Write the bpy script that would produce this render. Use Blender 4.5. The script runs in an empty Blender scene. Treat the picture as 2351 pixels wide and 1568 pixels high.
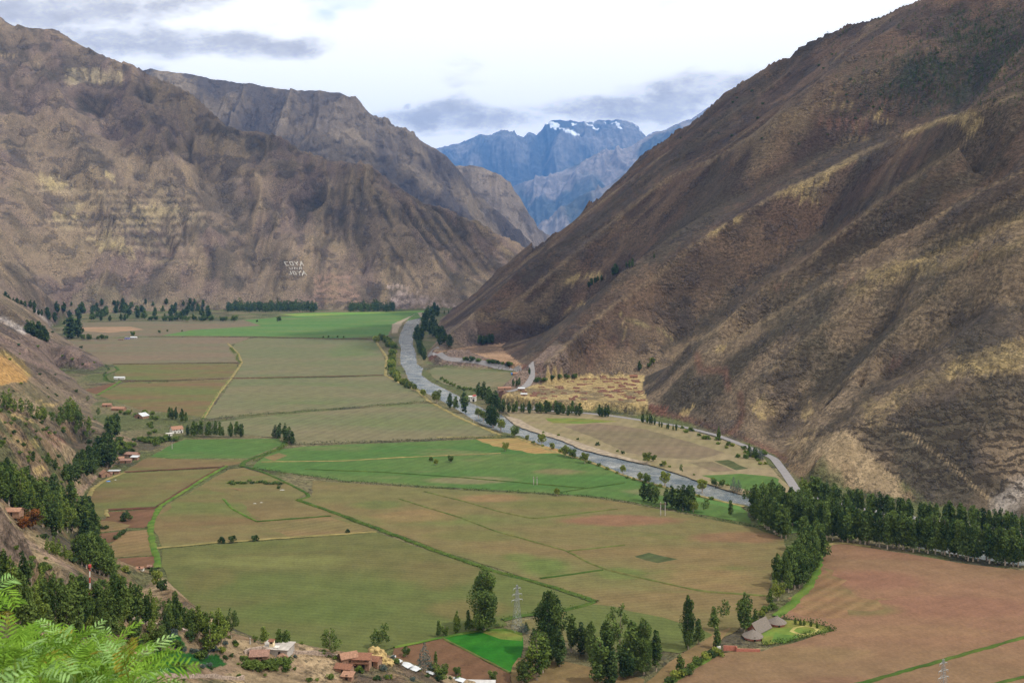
import bpy, bmesh, math, random
import numpy as np
from mathutils import Vector, Matrix
random.seed(7); RNG = np.random.default_rng(7)
R = math.radians
scene = bpy.context.scene
# ---------------------------------------------------------------- camera, world, sun, exposure
# The photograph was measured on a 2351 x 1568 grid: focal length 2286 of its pixels, true horizon on row 580,
# eye 200 m above the valley floor. Camera looks along +Y with a small vertical lens shift.
F, HZ, CX, H = 2286.0, 580.0, 1175.5, 200.0
cam = bpy.data.cameras.new('camera'); co = bpy.data.objects.new('camera', cam); scene.collection.objects.link(co)
cam.sensor_width = 36; cam.lens = F / 2351 * 36; cam.shift_y = (HZ - 784) / 2351
cam.dof.use_dof = True; cam.dof.focus_distance = 1500; cam.dof.aperture_fstop = 13.0
cam.clip_start = .1; cam.clip_end = 90000
co.location = (0, 0, H); co.rotation_euler = (R(90), 0, 0); scene.camera = co
SUN = Vector((0.53, -0.24, 0.81)).normalized()
scene.view_settings.view_transform = 'Standard'; scene.view_settings.look = 'None'
scene.view_settings.exposure = -0.5; scene.view_settings.gamma = 1
scene.view_settings.use_curve_mapping = False
sl = bpy.data.lights.new('sun', 'SUN'); sl.energy = 5.0; sl.angle = R(0.6); sl.color = (1, .95, .86)
so = bpy.data.objects.new('sun', sl); scene.collection.objects.link(so)
so.rotation_euler = SUN.to_track_quat('Z', 'Y').to_euler()
scene.render.engine = 'CYCLES'
scene.cycles.use_denoising = True
scene.cycles.max_bounces = 5; scene.cycles.diffuse_bounces = 3; scene.cycles.transparent_max_bounces = 6
scene.cycles.volume_bounces = 0; scene.cycles.caustics_reflective = False; scene.cycles.caustics_refractive = False

class NT:
    """small node helper: every method returns an output socket"""
    def __init__(s, tree): s.t = tree; s.n = tree.nodes; s.l = tree.links
    def node(s, typ, **kw):
        n = s.n.new(typ)
        for k, v in kw.items(): setattr(n, k, v)
        return n
    def put(s, sock, v):
        if hasattr(v, 'is_output') or isinstance(v, bpy.types.NodeSocket): s.l.new(v, sock)
        else: sock.default_value = v
    def math(s, op, a, b=0.0, c=None, clamp=False):
        n = s.node('ShaderNodeMath', operation=op, use_clamp=clamp); s.put(n.inputs[0], a); s.put(n.inputs[1], b)
        if c is not None: s.put(n.inputs[2], c)
        return n.outputs[0]
    def vmath(s, op, a, b):
        n = s.node('ShaderNodeVectorMath', operation=op); s.put(n.inputs[0], a); s.put(n.inputs[1], b); return n.outputs[0]
    def mix(s, f, a, b, blend='MIX'):
        n = s.node('ShaderNodeMix', data_type='RGBA', blend_type=blend)
        s.put(n.inputs[0], f); s.put(n.inputs[6], col(a)); s.put(n.inputs[7], col(b)); return n.outputs[2]
    def noise(s, vec, scale, detail=3, rough=.55, out=0):
        n = s.node('ShaderNodeTexNoise'); s.put(n.inputs['Vector'], vec)
        n.inputs['Scale'].default_value = scale; n.inputs['Detail'].default_value = detail; n.inputs['Roughness'].default_value = rough
        return n.outputs[out]
    def ramp(s, v, lo, hi, a=0.0, b=1.0):
        n = s.node('ShaderNodeMapRange', interpolation_type='SMOOTHSTEP'); s.put(n.inputs[0], v)
        n.inputs[1].default_value = lo; n.inputs[2].default_value = hi; n.inputs[3].default_value = a; n.inputs[4].default_value = b
        return n.outputs[0]
    def sep(s, v):
        n = s.node('ShaderNodeSeparateXYZ'); s.put(n.inputs[0], v); return n.outputs
    def comb(s, x, y, z):
        n = s.node('ShaderNodeCombineXYZ')
        for i, q in enumerate((x, y, z)): s.put(n.inputs[i], q)
        return n.outputs[0]
def col(c):
    if isinstance(c, (tuple, list)) and len(c) == 3: return (*c, 1.0)
    return c
def srgb(r, g, b, k=1.0):
    f = lambda v: (v / 255 / 12.92 if v / 255 <= .04045 else ((v / 255 + .055) / 1.055) ** 2.4) * k
    return (f(r), f(g), f(b))

w = bpy.data.worlds.new('World'); scene.world = w; w.use_nodes = True
W = NT(w.node_tree); W.n.clear()
sky = W.node('ShaderNodeTexSky', sky_type='NISHITA', sun_disc=False)
sky.sun_elevation = math.asin(SUN.z); sky.sun_rotation = math.atan2(SUN.x, SUN.y); sky.altitude = 2900
tc = W.node('ShaderNodeTexCoord'); d = tc.outputs['Generated']
dx, dy, dz = W.sep(d)
ady = W.math('MAXIMUM', W.math('ABSOLUTE', dy), .12)
u = W.math('DIVIDE', dx, ady); v = W.math('DIVIDE', dz, ady)       # tangent-plane direction of the up-valley sky
uv = W.comb(u, W.math('MULTIPLY', v, 1.9), 0.3)
wn = W.noise(uv, 5.5, 6, .55, 1)
wn = W.vmath('SUBTRACT', wn, (.5, .5, .5))
wx, wy, wz = W.sep(wn)
uu = W.math('MULTIPLY_ADD', wx, .20, u); vv = W.math('MULTIPLY_ADD', wy, .055, v)
def blob(px, py, rx, ry, amp=1.0, soft=1.0):
    cu, cv = (px - CX) / F, (HZ - py) / F
    a = W.math('POWER', W.math('DIVIDE', W.math('SUBTRACT', uu, cu), rx / F), 2.0)
    b = W.math('POWER', W.math('DIVIDE', W.math('SUBTRACT', vv, cv), ry / F), 2.0)
    r = W.math('SQRT', W.math('ADD', a, b))
    return W.ramp(r, 1.25, .25 * soft, 0.0, amp)
def union(bl):
    o = bl[0]
    for q in bl[1:]: o = W.math('MAXIMUM', o, q)
    return o
grey = union([blob(120, 10, 400, 62, 1.15), blob(420, 10, 150, 44, 1.1), blob(330, 95, 260, 56, 1.0), blob(560, 112, 230, 42, 1.2),
              blob(150, 70, 160, 20, .45), blob(1560, 195, 190, 60, 1.05), blob(1600, 180, 60, 50, .6), blob(1080, 272, 240, 44, 1.15), blob(1000, 285, 120, 22, .6),
              blob(1290, 250, 210, 40, .85), blob(1460, 246, 220, 44, 1.0), blob(940, 246, 20, 12, .8), blob(1040, 310, 110, 12, .55), blob(250, 160, 160, 20, .3), blob(1200, 290, 120, 16, .5),
              blob(-600, 0, 500, 120, .7), blob(2900, 60, 400, 90, .6), blob(600, -300, 700, 120, .8), blob(1900, -420, 500, 100, .6)])
detail = W.ramp(W.noise(uv, 11, 7, .6), .30, .62, .55, 1.0)
bil = W.noise(uv, 9, 9, .68)
grey = W.ramp(W.math('ADD', grey, W.math('MULTIPLY', W.math('SUBTRACT', bil, .5), 3.4)), .22, 1.30)
grey = W.math('MULTIPLY', grey, W.ramp(W.noise(W.vmath('ADD', uv, (3., 1., 0.)), 22, 6, .6), .25, .65, .72, 1.0))
hole = union([blob(795, 4, 120, 34, 1.0), blob(745, 30, 60, 22, .5), blob(100, -250, 200, 40), blob(1500, -200, 150, 30)])
hole = W.math('MULTIPLY', hole, W.ramp(W.noise(uv, 16, 5, .6), .35, .6, .3, 1.0))
cloud = W.mix(grey, (23.5, 22.6, 20.8), (11.0, 10.0, 8.9))
skyc = W.mix(1.0, sky.outputs[0], (3.0, 3.0, 2.8), 'MULTIPLY')
skyc = W.mix(.35, skyc, (15, 19, 20))
c = W.mix(hole, cloud, skyc)
bg = W.node('ShaderNodeBackground'); W.put(bg.inputs[0], c); bg.inputs[1].default_value = 0.1
wo = W.node('ShaderNodeOutputWorld'); W.l.new(bg.outputs[0], wo.inputs[0])

# ---------------------------------------------------------------- measuring helpers
def G(px, py, z=0.0):
    """photo pixel of a point at height z -> its world position"""
    Y = (H - z) * F / (py - HZ); return Vector(((px - CX) / F * Y, Y, z))
def P(px, py, Y): return Vector(((px - CX) / F * Y, Y, H + (HZ - py) / F * Y))
C = scene.collection
def tag(o, label=None, cat=None, group=None, kind=None):
    if label: o['label'] = label
    if cat: o['category'] = cat
    if group: o['group'] = group
    if kind: o['kind'] = kind
    return o
def mesh_obj(name, verts, faces, mat, parent=None, smooth=False, mats=None, midx=None):
    me = bpy.data.meshes.new(name)
    verts = np.asarray(verts, dtype=np.float32).reshape(-1, 3)
    if isinstance(faces, np.ndarray):
        nf, k = faces.shape
        me.vertices.add(len(verts)); me.vertices.foreach_set('co', verts.ravel())
        me.loops.add(nf * k); me.loops.foreach_set('vertex_index', faces.astype(np.int32).ravel())
        me.polygons.add(nf); me.polygons.foreach_set('loop_start', np.arange(0, nf * k, k, dtype=np.int32))
        me.polygons.foreach_set('loop_total', np.full(nf, k, dtype=np.int32)); me.update(calc_edges=True)
    else:
        me.from_pydata([tuple(map(float, q)) for q in verts], [], faces); me.update()
    for m in (mats or [mat]): me.materials.append(m)
    if midx is not None: me.polygons.foreach_set('material_index', np.asarray(midx, dtype=np.int32))
    if smooth: me.polygons.foreach_set('use_smooth', np.ones(len(me.polygons), dtype=bool))
    o = bpy.data.objects.new(name, me); C.objects.link(o)
    if parent: o.parent = parent
    return o
def vnoise(x, y, seed=0):
    xi = np.floor(x).astype(np.int64); yi = np.floor(y).astype(np.int64); fx = x - xi; fy = y - yi
    fx = fx * fx * fx * (fx * (fx * 6 - 15) + 10); fy = fy * fy * fy * (fy * (fy * 6 - 15) + 10)
    def h(a, b):
        n = (a * 374761393 + b * 668265263 + seed * 974634777) & 0xffffffff
        n = ((n ^ (n >> 13)) * 1274126177) & 0xffffffff
        return ((n ^ (n >> 16)) & 0xffff) / 65535.0
    a = h(xi, yi); b = h(xi + 1, yi); c_ = h(xi, yi + 1); d_ = h(xi + 1, yi + 1)
    return (a * (1 - fx) + b * fx) * (1 - fy) + (c_ * (1 - fx) + d_ * fx) * fy
def fbm(x, y, oct=5, seed=0, ridged=False, gain=.5):
    s = 0; a = 1.0; t = 0
    for i in range(oct):
        n = vnoise(x * 2 ** i, y * 2 ** i, seed + i)
        if ridged: n = 1 - np.abs(2 * n - 1)
        s = s + a * n; t += a; a *= gain
    return s / t
def inpoly(px, py, poly):
    r = np.zeros(px.shape, bool); n = len(poly)
    for i in range(n):
        x0, y0 = poly[i][:2]; x1, y1 = poly[(i + 1) % n][:2]
        if y0 == y1: continue
        c_ = ((y0 > py) != (y1 > py)); r ^= c_ & (px < (x1 - x0) * (py - y0) / (y1 - y0) + x0)
    return r
def dist_line(x, y, pts, closed=False):
    best = np.full(x.shape, 1e18); s = np.zeros(x.shape); acc = 0
    n = len(pts) - (0 if closed else 1)
    for i in range(n):
        ax, ay = pts[i][:2]; bx, by = pts[(i + 1) % len(pts)][:2]
        ux, uy = bx - ax, by - ay; L = math.hypot(ux, uy)
        if L < 1e-9: continue
        t = np.clip(((x - ax) * ux + (y - ay) * uy) / (L * L), 0, 1)
        dd = (x - ax - t * ux) ** 2 + (y - ay - t * uy) ** 2
        m = dd < best; best = np.where(m, dd, best); s = np.where(m, acc + t * L, s); acc += L
    return np.sqrt(best), s
def noise_cracks(x, y): return fbm(x, y, 4, 51, ridged=True)
# ---------------------------------------------------------------- terrain: valley floor, its two flanks and the near hillside
left_floor = [(1180,1700),(1120,1590),(1060,1560),(1000,1540),(930,1515),(870,1498),(800,1496),(700,1480),(600,1468),(520,1435),(450,1395),(400,1350),(365,1315),
 (330,1305),(265,1310),(240,1265),(225,1230),(185,1230),(190,1190),(193,1130),(235,1085),(290,1052),(325,1028),(310,1010),(260,990),(215,960),(205,935),(225,921),(205,903),
 (180,884),(172,871),(150,860),(105,845),(150,845),(215,850),(240,838),(230,826),(190,800),(112,778),(98,760),(127,748),(150,735),(160,722),(200,719),(500,713),(900,711)]
right_floor = [(1035,711.5),(1026,722),(1010,735),(1003,750),(1008,760),(1006,780),(980,810),(985,830),(1000,838),(1100,845),(1180,850),(1215,862),(1195,882),(1140,897),
 (1128,908),(1150,925),(1220,938),(1300,944),(1400,946),(1480,951),(1560,966),(1620,984),(1700,1010),(1780,1045),(1815,1085),(1850,1108),(1950,1124),(2100,1152),(2250,1177),(2351,1192),(3163,1242),(4500,1400),(4500,2600),(2900,2200),(2000,2000),(1400,1800)]
wl = [tuple(G(*p)[:2]) for p in left_floor] + [(-213,3580),(-60,3700),(220,4050),(600,4650),(1500,5600),(2600,6600)]
wr = [(2700,6400),(1560,5450),(700,4500),(300,3900),(0,3560)] + [tuple(G(*p)[:2]) for p in right_floor]
floor_poly = wl + wr
terrace_a = [(1150,904),(1180,912),(1240,921),(1330,923),(1400,924),(1460,928),(1490,930),(1475,890),(1480,862),(1430,862),(1350,868),(1270,880),(1215,887)]
terrace_b = [(1000,813),(1100,818),(1200,838),(1160,808),(1150,795),(1160,790),(1080,795),(1010,806)]
river_left = [(955,720),(930,742),(919,765),(915,783),(921,800),(918,820),(920,835),(930,850),(936,868),(950,884),(970,898),(1000,912),(1030,928),(1060,946),(1090,965),(1120,980),(1150,990),(1195,1000),(1217,1010),(1267,1030),(1327,1048),(1384,1067),(1430,1087),(1477,1102),(1534,1117),(1567,1125),(1600,1133),(1668,1152),(1708,1157),(1780,1180),(1900,1210),(2050,1245),(2250,1282),(2500,1320),(3200,1420)]
river_right = [(3200,1330),(2500,1270),(2250,1235),(2050,1205),(1900,1178),(1780,1155),(1727,1143),(1694,1133),(1650,1119),(1600,1102),(1567,1091),(1520,1073),(1480,1062),(1420,1045),(1350,1030),(1300,1010),(1264,998),(1217,986),(1184,978),(1154,953),(1117,940),(1084,925),(1050,907),(1017,890),(990,877),(967,860),(972,845),(957,835),(955,810),(947,790),(950,765),(962,745),(968,730),(980,720)]
river_w = [tuple(G(*p)[:2]) for p in river_left + river_right]
def slope(d): return .80 * d * (1 - .30 * np.exp(-d / 120.0))
ter_w = [[tuple(G(q[0], q[1], 12)[:2]) for q in tp] for tp in (terrace_a, terrace_b)]
def zbase(x, y, with_s=False):
    d, s = dist_line(x, y, floor_poly, True)
    ins = inpoly(x, y, floor_poly)
    for tp in ter_w:
        d2, _ = dist_line(x, y, tp, True); d2 = np.where(inpoly(x, y, tp), 0, d2); d = np.minimum(d, d2)
    z = np.where(ins, 0, slope(d))
    return (z, d, s, ins) if with_s else z
# skyline rows of the two near mountains
sky_left = [(-900,-60),(-400,20),(0,38),(60,60),(130,65),(170,95),(230,125),(300,150),(345,170),(400,195),(440,215),(480,250),(500,270),(520,285),(560,300),(640,310),(700,350),(760,370),(800,370),(850,378),(900,420),(960,455),(1050,490),(1130,530),(1210,572),(1260,600)]
sky_right = [(1035,712),(1130,655),(1210,582),(1300,520),(1400,430),(1480,350),(1560,300),(1620,258),(1660,212),(1700,190),(1760,150),(1830,115),(1920,68),(2010,40),(2110,0),(2200,-50),(2351,-130),(2600,-250),(3200,-420)]
PX0, PX1 = -620.0, 2960.0
Y0, Y1 = 1.5, 6600.0
NCs, NRs = 449, 1025
pxs = np.linspace(PX0, PX1, NCs); lys = np.linspace(math.log(Y0), math.log(Y1), NRs)
gpx, gly = np.meshgrid(pxs, lys); gY = np.exp(gly); gX = (gpx - CX) / F * gY
cons = np.full(gpx.shape, np.nan); prio = np.zeros(gpx.shape)
zb, dd_, ss_, ins_ = zbase(gX, gY, True)
cons[ins_] = 0
def setc(px, Y, z):
    j = (px - PX0) / (PX1 - PX0) * (NCs - 1); i = (math.log(Y) - lys[0]) / (lys[-1] - lys[0]) * (NRs - 1)
    i, j = int(round(i)), int(round(j))
    if 0 <= i < NRs and 0 <= j < NCs and not ins_[i, j]: cons[i, j] = z - zb[i, j]
def line_abs(pts, n=60):
    """pts = (px, py, Y): constrain the ground to pass through them"""
    for a, b in zip(pts, pts[1:]):
        m = max(2, int(max(abs(b[0] - a[0]) / 4, abs(math.log(b[2] / a[2])) / .004)))
        for k in range(m + 1):
            t = k / m; px = a[0] + t * (b[0] - a[0]); py = a[1] + t * (b[1] - a[1]); Y = a[2] * (b[2] / a[2]) ** t
            setc(px, Y, H + (HZ - py) / F * Y)
YS = np.exp(np.linspace(math.log(420), math.log(6400), 900))
def solve_ray(px, py, h=0, Ymin=420, Ymax=6400):
    x = (px - CX) / F * YS; z = zbase(x, YS) + h; ray = H + (HZ - py) / F * YS
    g = np.where((YS > Ymin) & (YS < Ymax), z - ray, -1e9); k = np.argmax(g >= 0)
    if g[k] < 0: k = int(np.argmax(g))
    return YS[k], ray[k]
def line_rel(pts, h, Ymin=420, Ymax=6400):
    """a crest (h > 0) or gully (h < 0) seen along these pixels of a flank"""
    q = []
    for a, b in zip(pts, pts[1:]):
        m = max(2, int(math.hypot(b[0] - a[0], b[1] - a[1]) / 6))
        for k in range(m):
            t = k / m; px = a[0] + t * (b[0] - a[0]); py = a[1] + t * (b[1] - a[1]); q.append((px, py, math.log(solve_ray(px, py, h, Ymin, Ymax)[0])))
    L = np.array([c_[2] for c_ in q]); n = len(L); w_ = 7
    med = np.array([np.median(L[max(0, i - w_):i + w_ + 1]) for i in range(n)])
    Ls = np.convolve(np.pad(med, 6, mode='edge'), np.ones(13) / 13, 'valid')
    line_abs([(c_[0], c_[1], math.exp(l)) for c_, l in zip(q, Ls)])
# skylines
sil = {}
def skyline(pts, key, Ymin, Ymax):
    xs = np.arange(max(pts[0][0], PX0), min(pts[-1][0], PX1), 4.0); ys = np.interp(xs, [p[0] for p in pts], [p[1] for p in pts])
    ys = ys + (fbm(xs / 26, xs * 0, 4, 17) - .5) * 7
    Ys = np.array([solve_ray(a, b, 0, Ymin, Ymax)[0] for a, b in zip(xs, ys)])
    k = np.ones(25) / 25; Ys = np.convolve(np.pad(Ys, 12, mode='edge'), k, 'valid')
    last = None
    for a, b, Y in zip(xs, ys, Ys):
        setc(a, Y, H + (HZ - b) / F * Y)
    sil[key] = (xs, ys, Ys)
skyline(sky_left, 'L', 3400, 5200); skyline(sky_right, 'R', 1200, 3700)
ridges = [([(2351,213),(2267,243),(2167,273),(2067,313),(1964,360),(1901,393),(1847,417),(1787,443),(1701,497),(1657,523),(1567,583),(1500,640),(1400,705),(1330,765),(1250,838)], 52),
 ([(2134,113),(2040,160),(1950,197),(1780,293),(1700,327),(1634,370),(1567,393),(1500,432),(1400,515),(1330,570),(1250,640),(1150,722)], 39),
 ([(2217,327),(2000,477),(1947,523),(1900,556),(1857,600),(1780,643),(1734,680),(1690,720),(1634,766),(1587,786),(1540,825)], 39),
 ([(2351,390),(2250,440),(2113,522),(2000,575),(1900,620),(1830,655)], 26),
 ([(2351,440),(2184,533),(2067,590),(1967,626),(1867,670),(1780,722),(1717,760),(1640,800),(1590,830)], 26),
 ([(2351,523),(2267,549),(2134,596),(2000,666),(1950,706),(1850,780),(1784,840),(1734,883),(1712,925)], 27),
 ([(2351,600),(2284,612),(2200,640),(2130,690),(2034,783),(1934,880),(1867,955),(1817,1000)], 20),
 ([(2351,850),(2250,856),(2167,870),(2100,905),(2000,975),(1930,1025),(1870,1070)], 15)]
gullies = [([(2250,200),(2150,240),(1950,330),(1800,395),(1650,478),(1500,590),(1400,655),(1300,735),(1220,800)], -39),
 ([(2180,350),(1960,485),(1880,540),(1800,600),(1700,668),(1620,735),(1530,800)], -33),
 ([(2300,370),(2150,440),(2050,510),(1960,560),(1880,610)], -22),
 ([(2300,490),(2184,565),(2067,620),(1967,655),(1880,700),(1790,760),(1720,810),(1660,880)], -22),
 ([(2351,570),(2200,615),(2100,700),(2000,780),(1900,860),(1830,935),(1770,990)], -17),
 ([(2351,700),(2200,745),(2100,820),(2000,900),(1900,985),(1840,1045)], -15),
 ([(1900,60),(1760,190),(1600,330),(1450,440),(1350,530),(1200,640)], -27)]
for p, h in gullies: line_rel(p, h, 600, 3400)
for p, h in ridges: line_rel(p, h, 600, 3400)
# left mountain: two buttresses and the ravines between
for p, h in [([(500,275),(540,330),(600,420),(640,500),(680,600),(700,680)], 30), ([(800,372),(860,430),(930,520),(1000,600),(1040,690)], 26), ([(300,152),(330,260),(400,380),(450,480),(520,600)], 30), ([(60,62),(120,200),(180,330),(240,460),(330,600)], 30),
             ([(400,250),(470,400),(540,520),(600,640)], -30), ([(700,400),(780,520),(840,640)], -22), ([(190,150),(250,320),(330,450),(400,600)], -34), ([(0,180),(90,330),(150,420),(240,580)], -30), ([(930,450),(1000,540),(1080,650)], -20)]:
    line_rel(p, h, 3300, 5000)
# spurs of the near left side, far to near (crest, and a hollow behind each)
spurs = [[(-620,420,2400),(-300,500,2450),(0,598,2600),(60,640,2700),(100,668,2750),(140,705,2880),(150,713,3050)],
 [(-620,520,1900),(-300,590,2000),(0,679,2100),(50,700,2150),(107,729,2300),(124,746,2500)],
 [(-620,560,1450),(-300,640,1500),(0,742,1600),(58,763,1650),(115,788,1700),(197,814,1760),(236,837,1770)],
 [(-620,640,1050),(-300,700,1100),(0,798,1200),(62,836,1300),(133,858,1430),(170,868,1560)],
 [(-620,780,600),(-300,840,640),(0,938,720),(83,972,780),(150,1017,850),(190,1045,920)],
 [(-620,960,280),(-300,1040,300),(0,1157,330),(33,1202,335),(57,1222,340),(75,1264,345),(90,1300,352),(125,1352,380),(190,1390,410)]]
for i, sp in enumerate(spurs):
    f = (1.10, 1.10, 1.07, 1.08, 1.10, 1.14)[i]; dr = (.55, .5, .45, .5, .5, .55)[i]
    for a, b in zip(sp, sp[1:]):
        m = max(2, int(abs(b[0] - a[0]) / 4))
        for k in range(m + 1):
            t = k / m; px = a[0] + t * (b[0] - a[0]); py = a[1] + t * (b[1] - a[1]); Y = a[2] * (b[2] / a[2]) ** t
            z = H + (HZ - py) / F * Y; setc(px, Y * f, z * dr)
for sp in spurs: line_abs(sp)
line_abs([(-300,1120,430),(0,1150,520),(60,1190,560),(120,1230,620),(175,1240,680)])       # ravine of the wood
line_abs([(130,1290,470),(200,1330,480),(290,1380,520),(330,1350,590)])
crest = [(1180,1600,448),(1090,1566,455),(1000,1548,455),(930,1527,455),(870,1508,450),(800,1508,448),(700,1492,448),(640,1490,445),(600,1480,450),(560,1462,460),(520,1445,475),(450,1405,500),(400,1362,545),(368,1328,590)]
line_abs(crest)
line_abs([(0,1420,300),(150,1450,330),(300,1480,350),(450,1500,370),(600,1530,385),(800,1560,395),(1000,1600,400)])
line_abs([(-620,1400,150),(0,1568,170),(200,1620,170),(600,1700,180),(1000,1800,190),(1600,2200,200),(2351,2600,200),(2960,2800,200)])
for px in np.arange(PX0, PX1, 4):
    setc(px, 1.5, 198.0); setc(px, 5, 197.0); setc(px, 40, 166 - max(0, px - 1200) * .01)
for sy in (0,): pass
# terraces of flat ground above the river
for tp in (terrace_a, terrace_b):
    wp = [tuple(G(q[0], q[1], 12)[:2]) for q in tp]; m = inpoly(gX, gY, wp); cons[m] = 12 - zb[m]; ins_ |= m
def relax(c, levels=6):
    """fill unknown cells with a membrane through the known ones, coarse to fine"""
    pyr = [c]
    for _ in range(levels):
        a = pyr[-1]; h2, w2 = (a.shape[0] + 1) // 2, (a.shape[1] + 1) // 2
        p = np.full((h2 * 2, w2 * 2), np.nan); p[:a.shape[0], :a.shape[1]] = a
        k = ~np.isnan(p); q = np.where(k, p, 0)
        s = q.reshape(h2, 2, w2, 2).sum((1, 3)); n = k.reshape(h2, 2, w2, 2).sum((1, 3))
        pyr.append(np.where(n > 0, s / np.maximum(n, 1), np.nan))
    x = np.where(np.isnan(pyr[-1]), 0, pyr[-1])
    for lv in range(levels, -1, -1):
        a = pyr[lv]
        if lv < levels:
            x = np.repeat(np.repeat(x, 2, 0), 2, 1)[:a.shape[0], :a.shape[1]]
        known = ~np.isnan(a); x = np.where(known, a, x)
        for _ in range(260 if lv > 1 else (120 if lv == 1 else 60)):
            p = np.pad(x, 1, mode='edge'); y = (p[:-2, 1:-1] + p[2:, 1:-1] + p[1:-1, :-2] + p[1:-1, 2:]) * .25
            x = np.where(known, a, y)
    return x
corr = relax(cons)
# fine grid
NC = 897
rows = np.concatenate([np.linspace(math.log(1.5), math.log(110), 90, endpoint=False), np.linspace(math.log(110), math.log(Y1), 1150)])
NR = len(rows)
fpx = np.linspace(PX0, PX1, NC); FPX, FLY = np.meshgrid(fpx, rows); FY = np.exp(FLY); FX = (FPX - CX) / F * FY
def bil(A, px, ly):
    j = (px - PX0) / (PX1 - PX0) * (NCs - 1); i = (ly - lys[0]) / (lys[-1] - lys[0]) * (NRs - 1)
    j0 = np.clip(np.floor(j).astype(int), 0, NCs - 2); i0 = np.clip(np.floor(i).astype(int), 0, NRs - 2); fj = np.clip(j - j0, 0, 1); fi = np.clip(i - i0, 0, 1)
    return (A[i0, j0] * (1 - fi) * (1 - fj) + A[i0 + 1, j0] * fi * (1 - fj) + A[i0, j0 + 1] * (1 - fi) * fj + A[i0 + 1, j0 + 1] * fi * fj)
Zb, D, S, INS = zbase(FX, FY, True)
Z = Zb + bil(corr, FPX, FLY)
Z = np.where(INS, 0, Z)
dYr = np.gradient(FY, axis=0); dXc = np.maximum(np.gradient(FX, axis=1), .01); soft_m = (D > 34) & (~INS) & (FY > 420)
def relax_slopes(n, lim_):
    """slopes steeper than scree slump in both directions"""
    global Z
    for it in range(n):
        gy = np.abs(np.gradient(Z, axis=0) / dYr); gx = np.abs(np.gradient(Z, axis=1) / dXc); k_ = np.clip((np.hypot(gx, gy) - lim_) * 1.5, 0, 1) * soft_m
        P_ = np.pad(Z, 1, mode='edge'); Z = Z + k_ * .8 * ((P_[:-2, 1:-1] + P_[2:, 1:-1] + P_[1:-1, :-2] + P_[1:-1, 2:]) * .25 - Z)
relax_slopes(45, 1.2)
# erosion: gullies run straight down each flank (they vary along the foot line, little with the distance from it)
warp = fbm(FX / 260, FY / 260, 3, 5) - .5
big = np.clip((D - 15) / 160, 0, 1) * np.clip((FY - 500) / 400, 0, 1)
far = np.clip((FY - 2600) / 800, 0, 1)
for tp in (terrace_a, terrace_b):
    big = np.where(inpoly(FX, FY, [tuple(G(q[0], q[1], 12)[:2]) for q in tp]), 0, big)
gl = fbm((S + warp * 220) / 84, D / 420 + warp, 4, 11, ridged=True, gain=.55)
gl2 = fbm((S + warp * 160) / 30, D / 190 + warp * 2, 3, 31, ridged=True)
iso = fbm(FX / 120, FY / 120, 5, 21, gain=.5) - .5
hgt = np.clip(D / 900, 0.15, 1)
Z += big * ((gl - .5) * (20 + 42 * far) * (.5 + hgt) + (gl2 - .5) * (10 + 16 * far) + iso * (12 + 42 * far))
# crags near the upper left crests
crag = far * np.clip((D - 250) / 250, 0, 1) * (FX < -80) * np.clip((fbm(FX / 240, FY / 240, 3, 77) - .46) * 8, 0, 1)
Z += crag * (noise_cracks(FX / 34, FY / 60) - .5) * 44
relax_slopes(14, 1.5)
near = np.clip(D / 30, 0, 1) * np.clip((1200 - FY) / 400, 0, 1)
Z += near * (fbm(FX / 40, FY / 40, 5, 41) - .5) * np.clip(FY / 60, 0.02, 5)
# behind a skyline the ground falls away again
for key in ('L', 'R'):
    xs, ys, Ys = sil[key]
    Yc = np.interp(fpx, xs, Ys, left=1e9, right=1e9); pc = np.interp(fpx, xs, ys)
    if key == 'R': Yc = np.where(fpx < 1225, 1e9, Yc)
    zc = H + (HZ - pc) / F * Yc
    Z = np.where(FY > Yc[None, :], np.minimum(Z, zc[None, :] + (gl - .5) * 30 - .55 * (FY - Yc[None, :])), Z)
    # nothing on the near side may stand above the skyline
    lim = H + (HZ - pc)[None, :] / F * FY
    if key == 'R': Z = np.where((FY <= Yc[None, :]) & (FPX > 1225) & (FY > 700) & (Z > lim - 2) & (D > 100), lim - 2 - (iso + .5) * 5 * (FY / 3000), Z)
    else: Z = np.where((FY <= Yc[None, :]) & (FPX < 1225) & (FY > 3300) & (Z > lim - 2) & (D > 100), lim - 2 - (iso + .5) * 7, Z)
Z = np.where(INS, 0, Z)
riv = inpoly(FX, FY, river_w); dr, _ = dist_line(FX, FY, river_w, True)
Z = np.where(riv, -np.clip(dr, 0, 2.2), np.where(INS, Z + .02, Z))
def ground_z(x, y):
    """height of the terrain mesh below a world point"""
    px = x / y * F + CX; ly = math.log(y)
    j = (px - PX0) / (PX1 - PX0) * (NC - 1); i = np.searchsorted(rows, ly) - 1
    if not (0 <= j < NC - 1 and 0 <= i < NR - 1): return 0.0
    j0 = int(j); fj = j - j0; fi = (ly - rows[i]) / (rows[i + 1] - rows[i])
    return float(Z[i, j0] * (1 - fi) * (1 - fj) + Z[i + 1, j0] * fi * (1 - fj) + Z[i, j0 + 1] * (1 - fi) * fj + Z[i + 1, j0 + 1] * fi * fj)
PY = HZ - (Z - H) / FY * F          # photo row of every ground vertex
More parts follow.
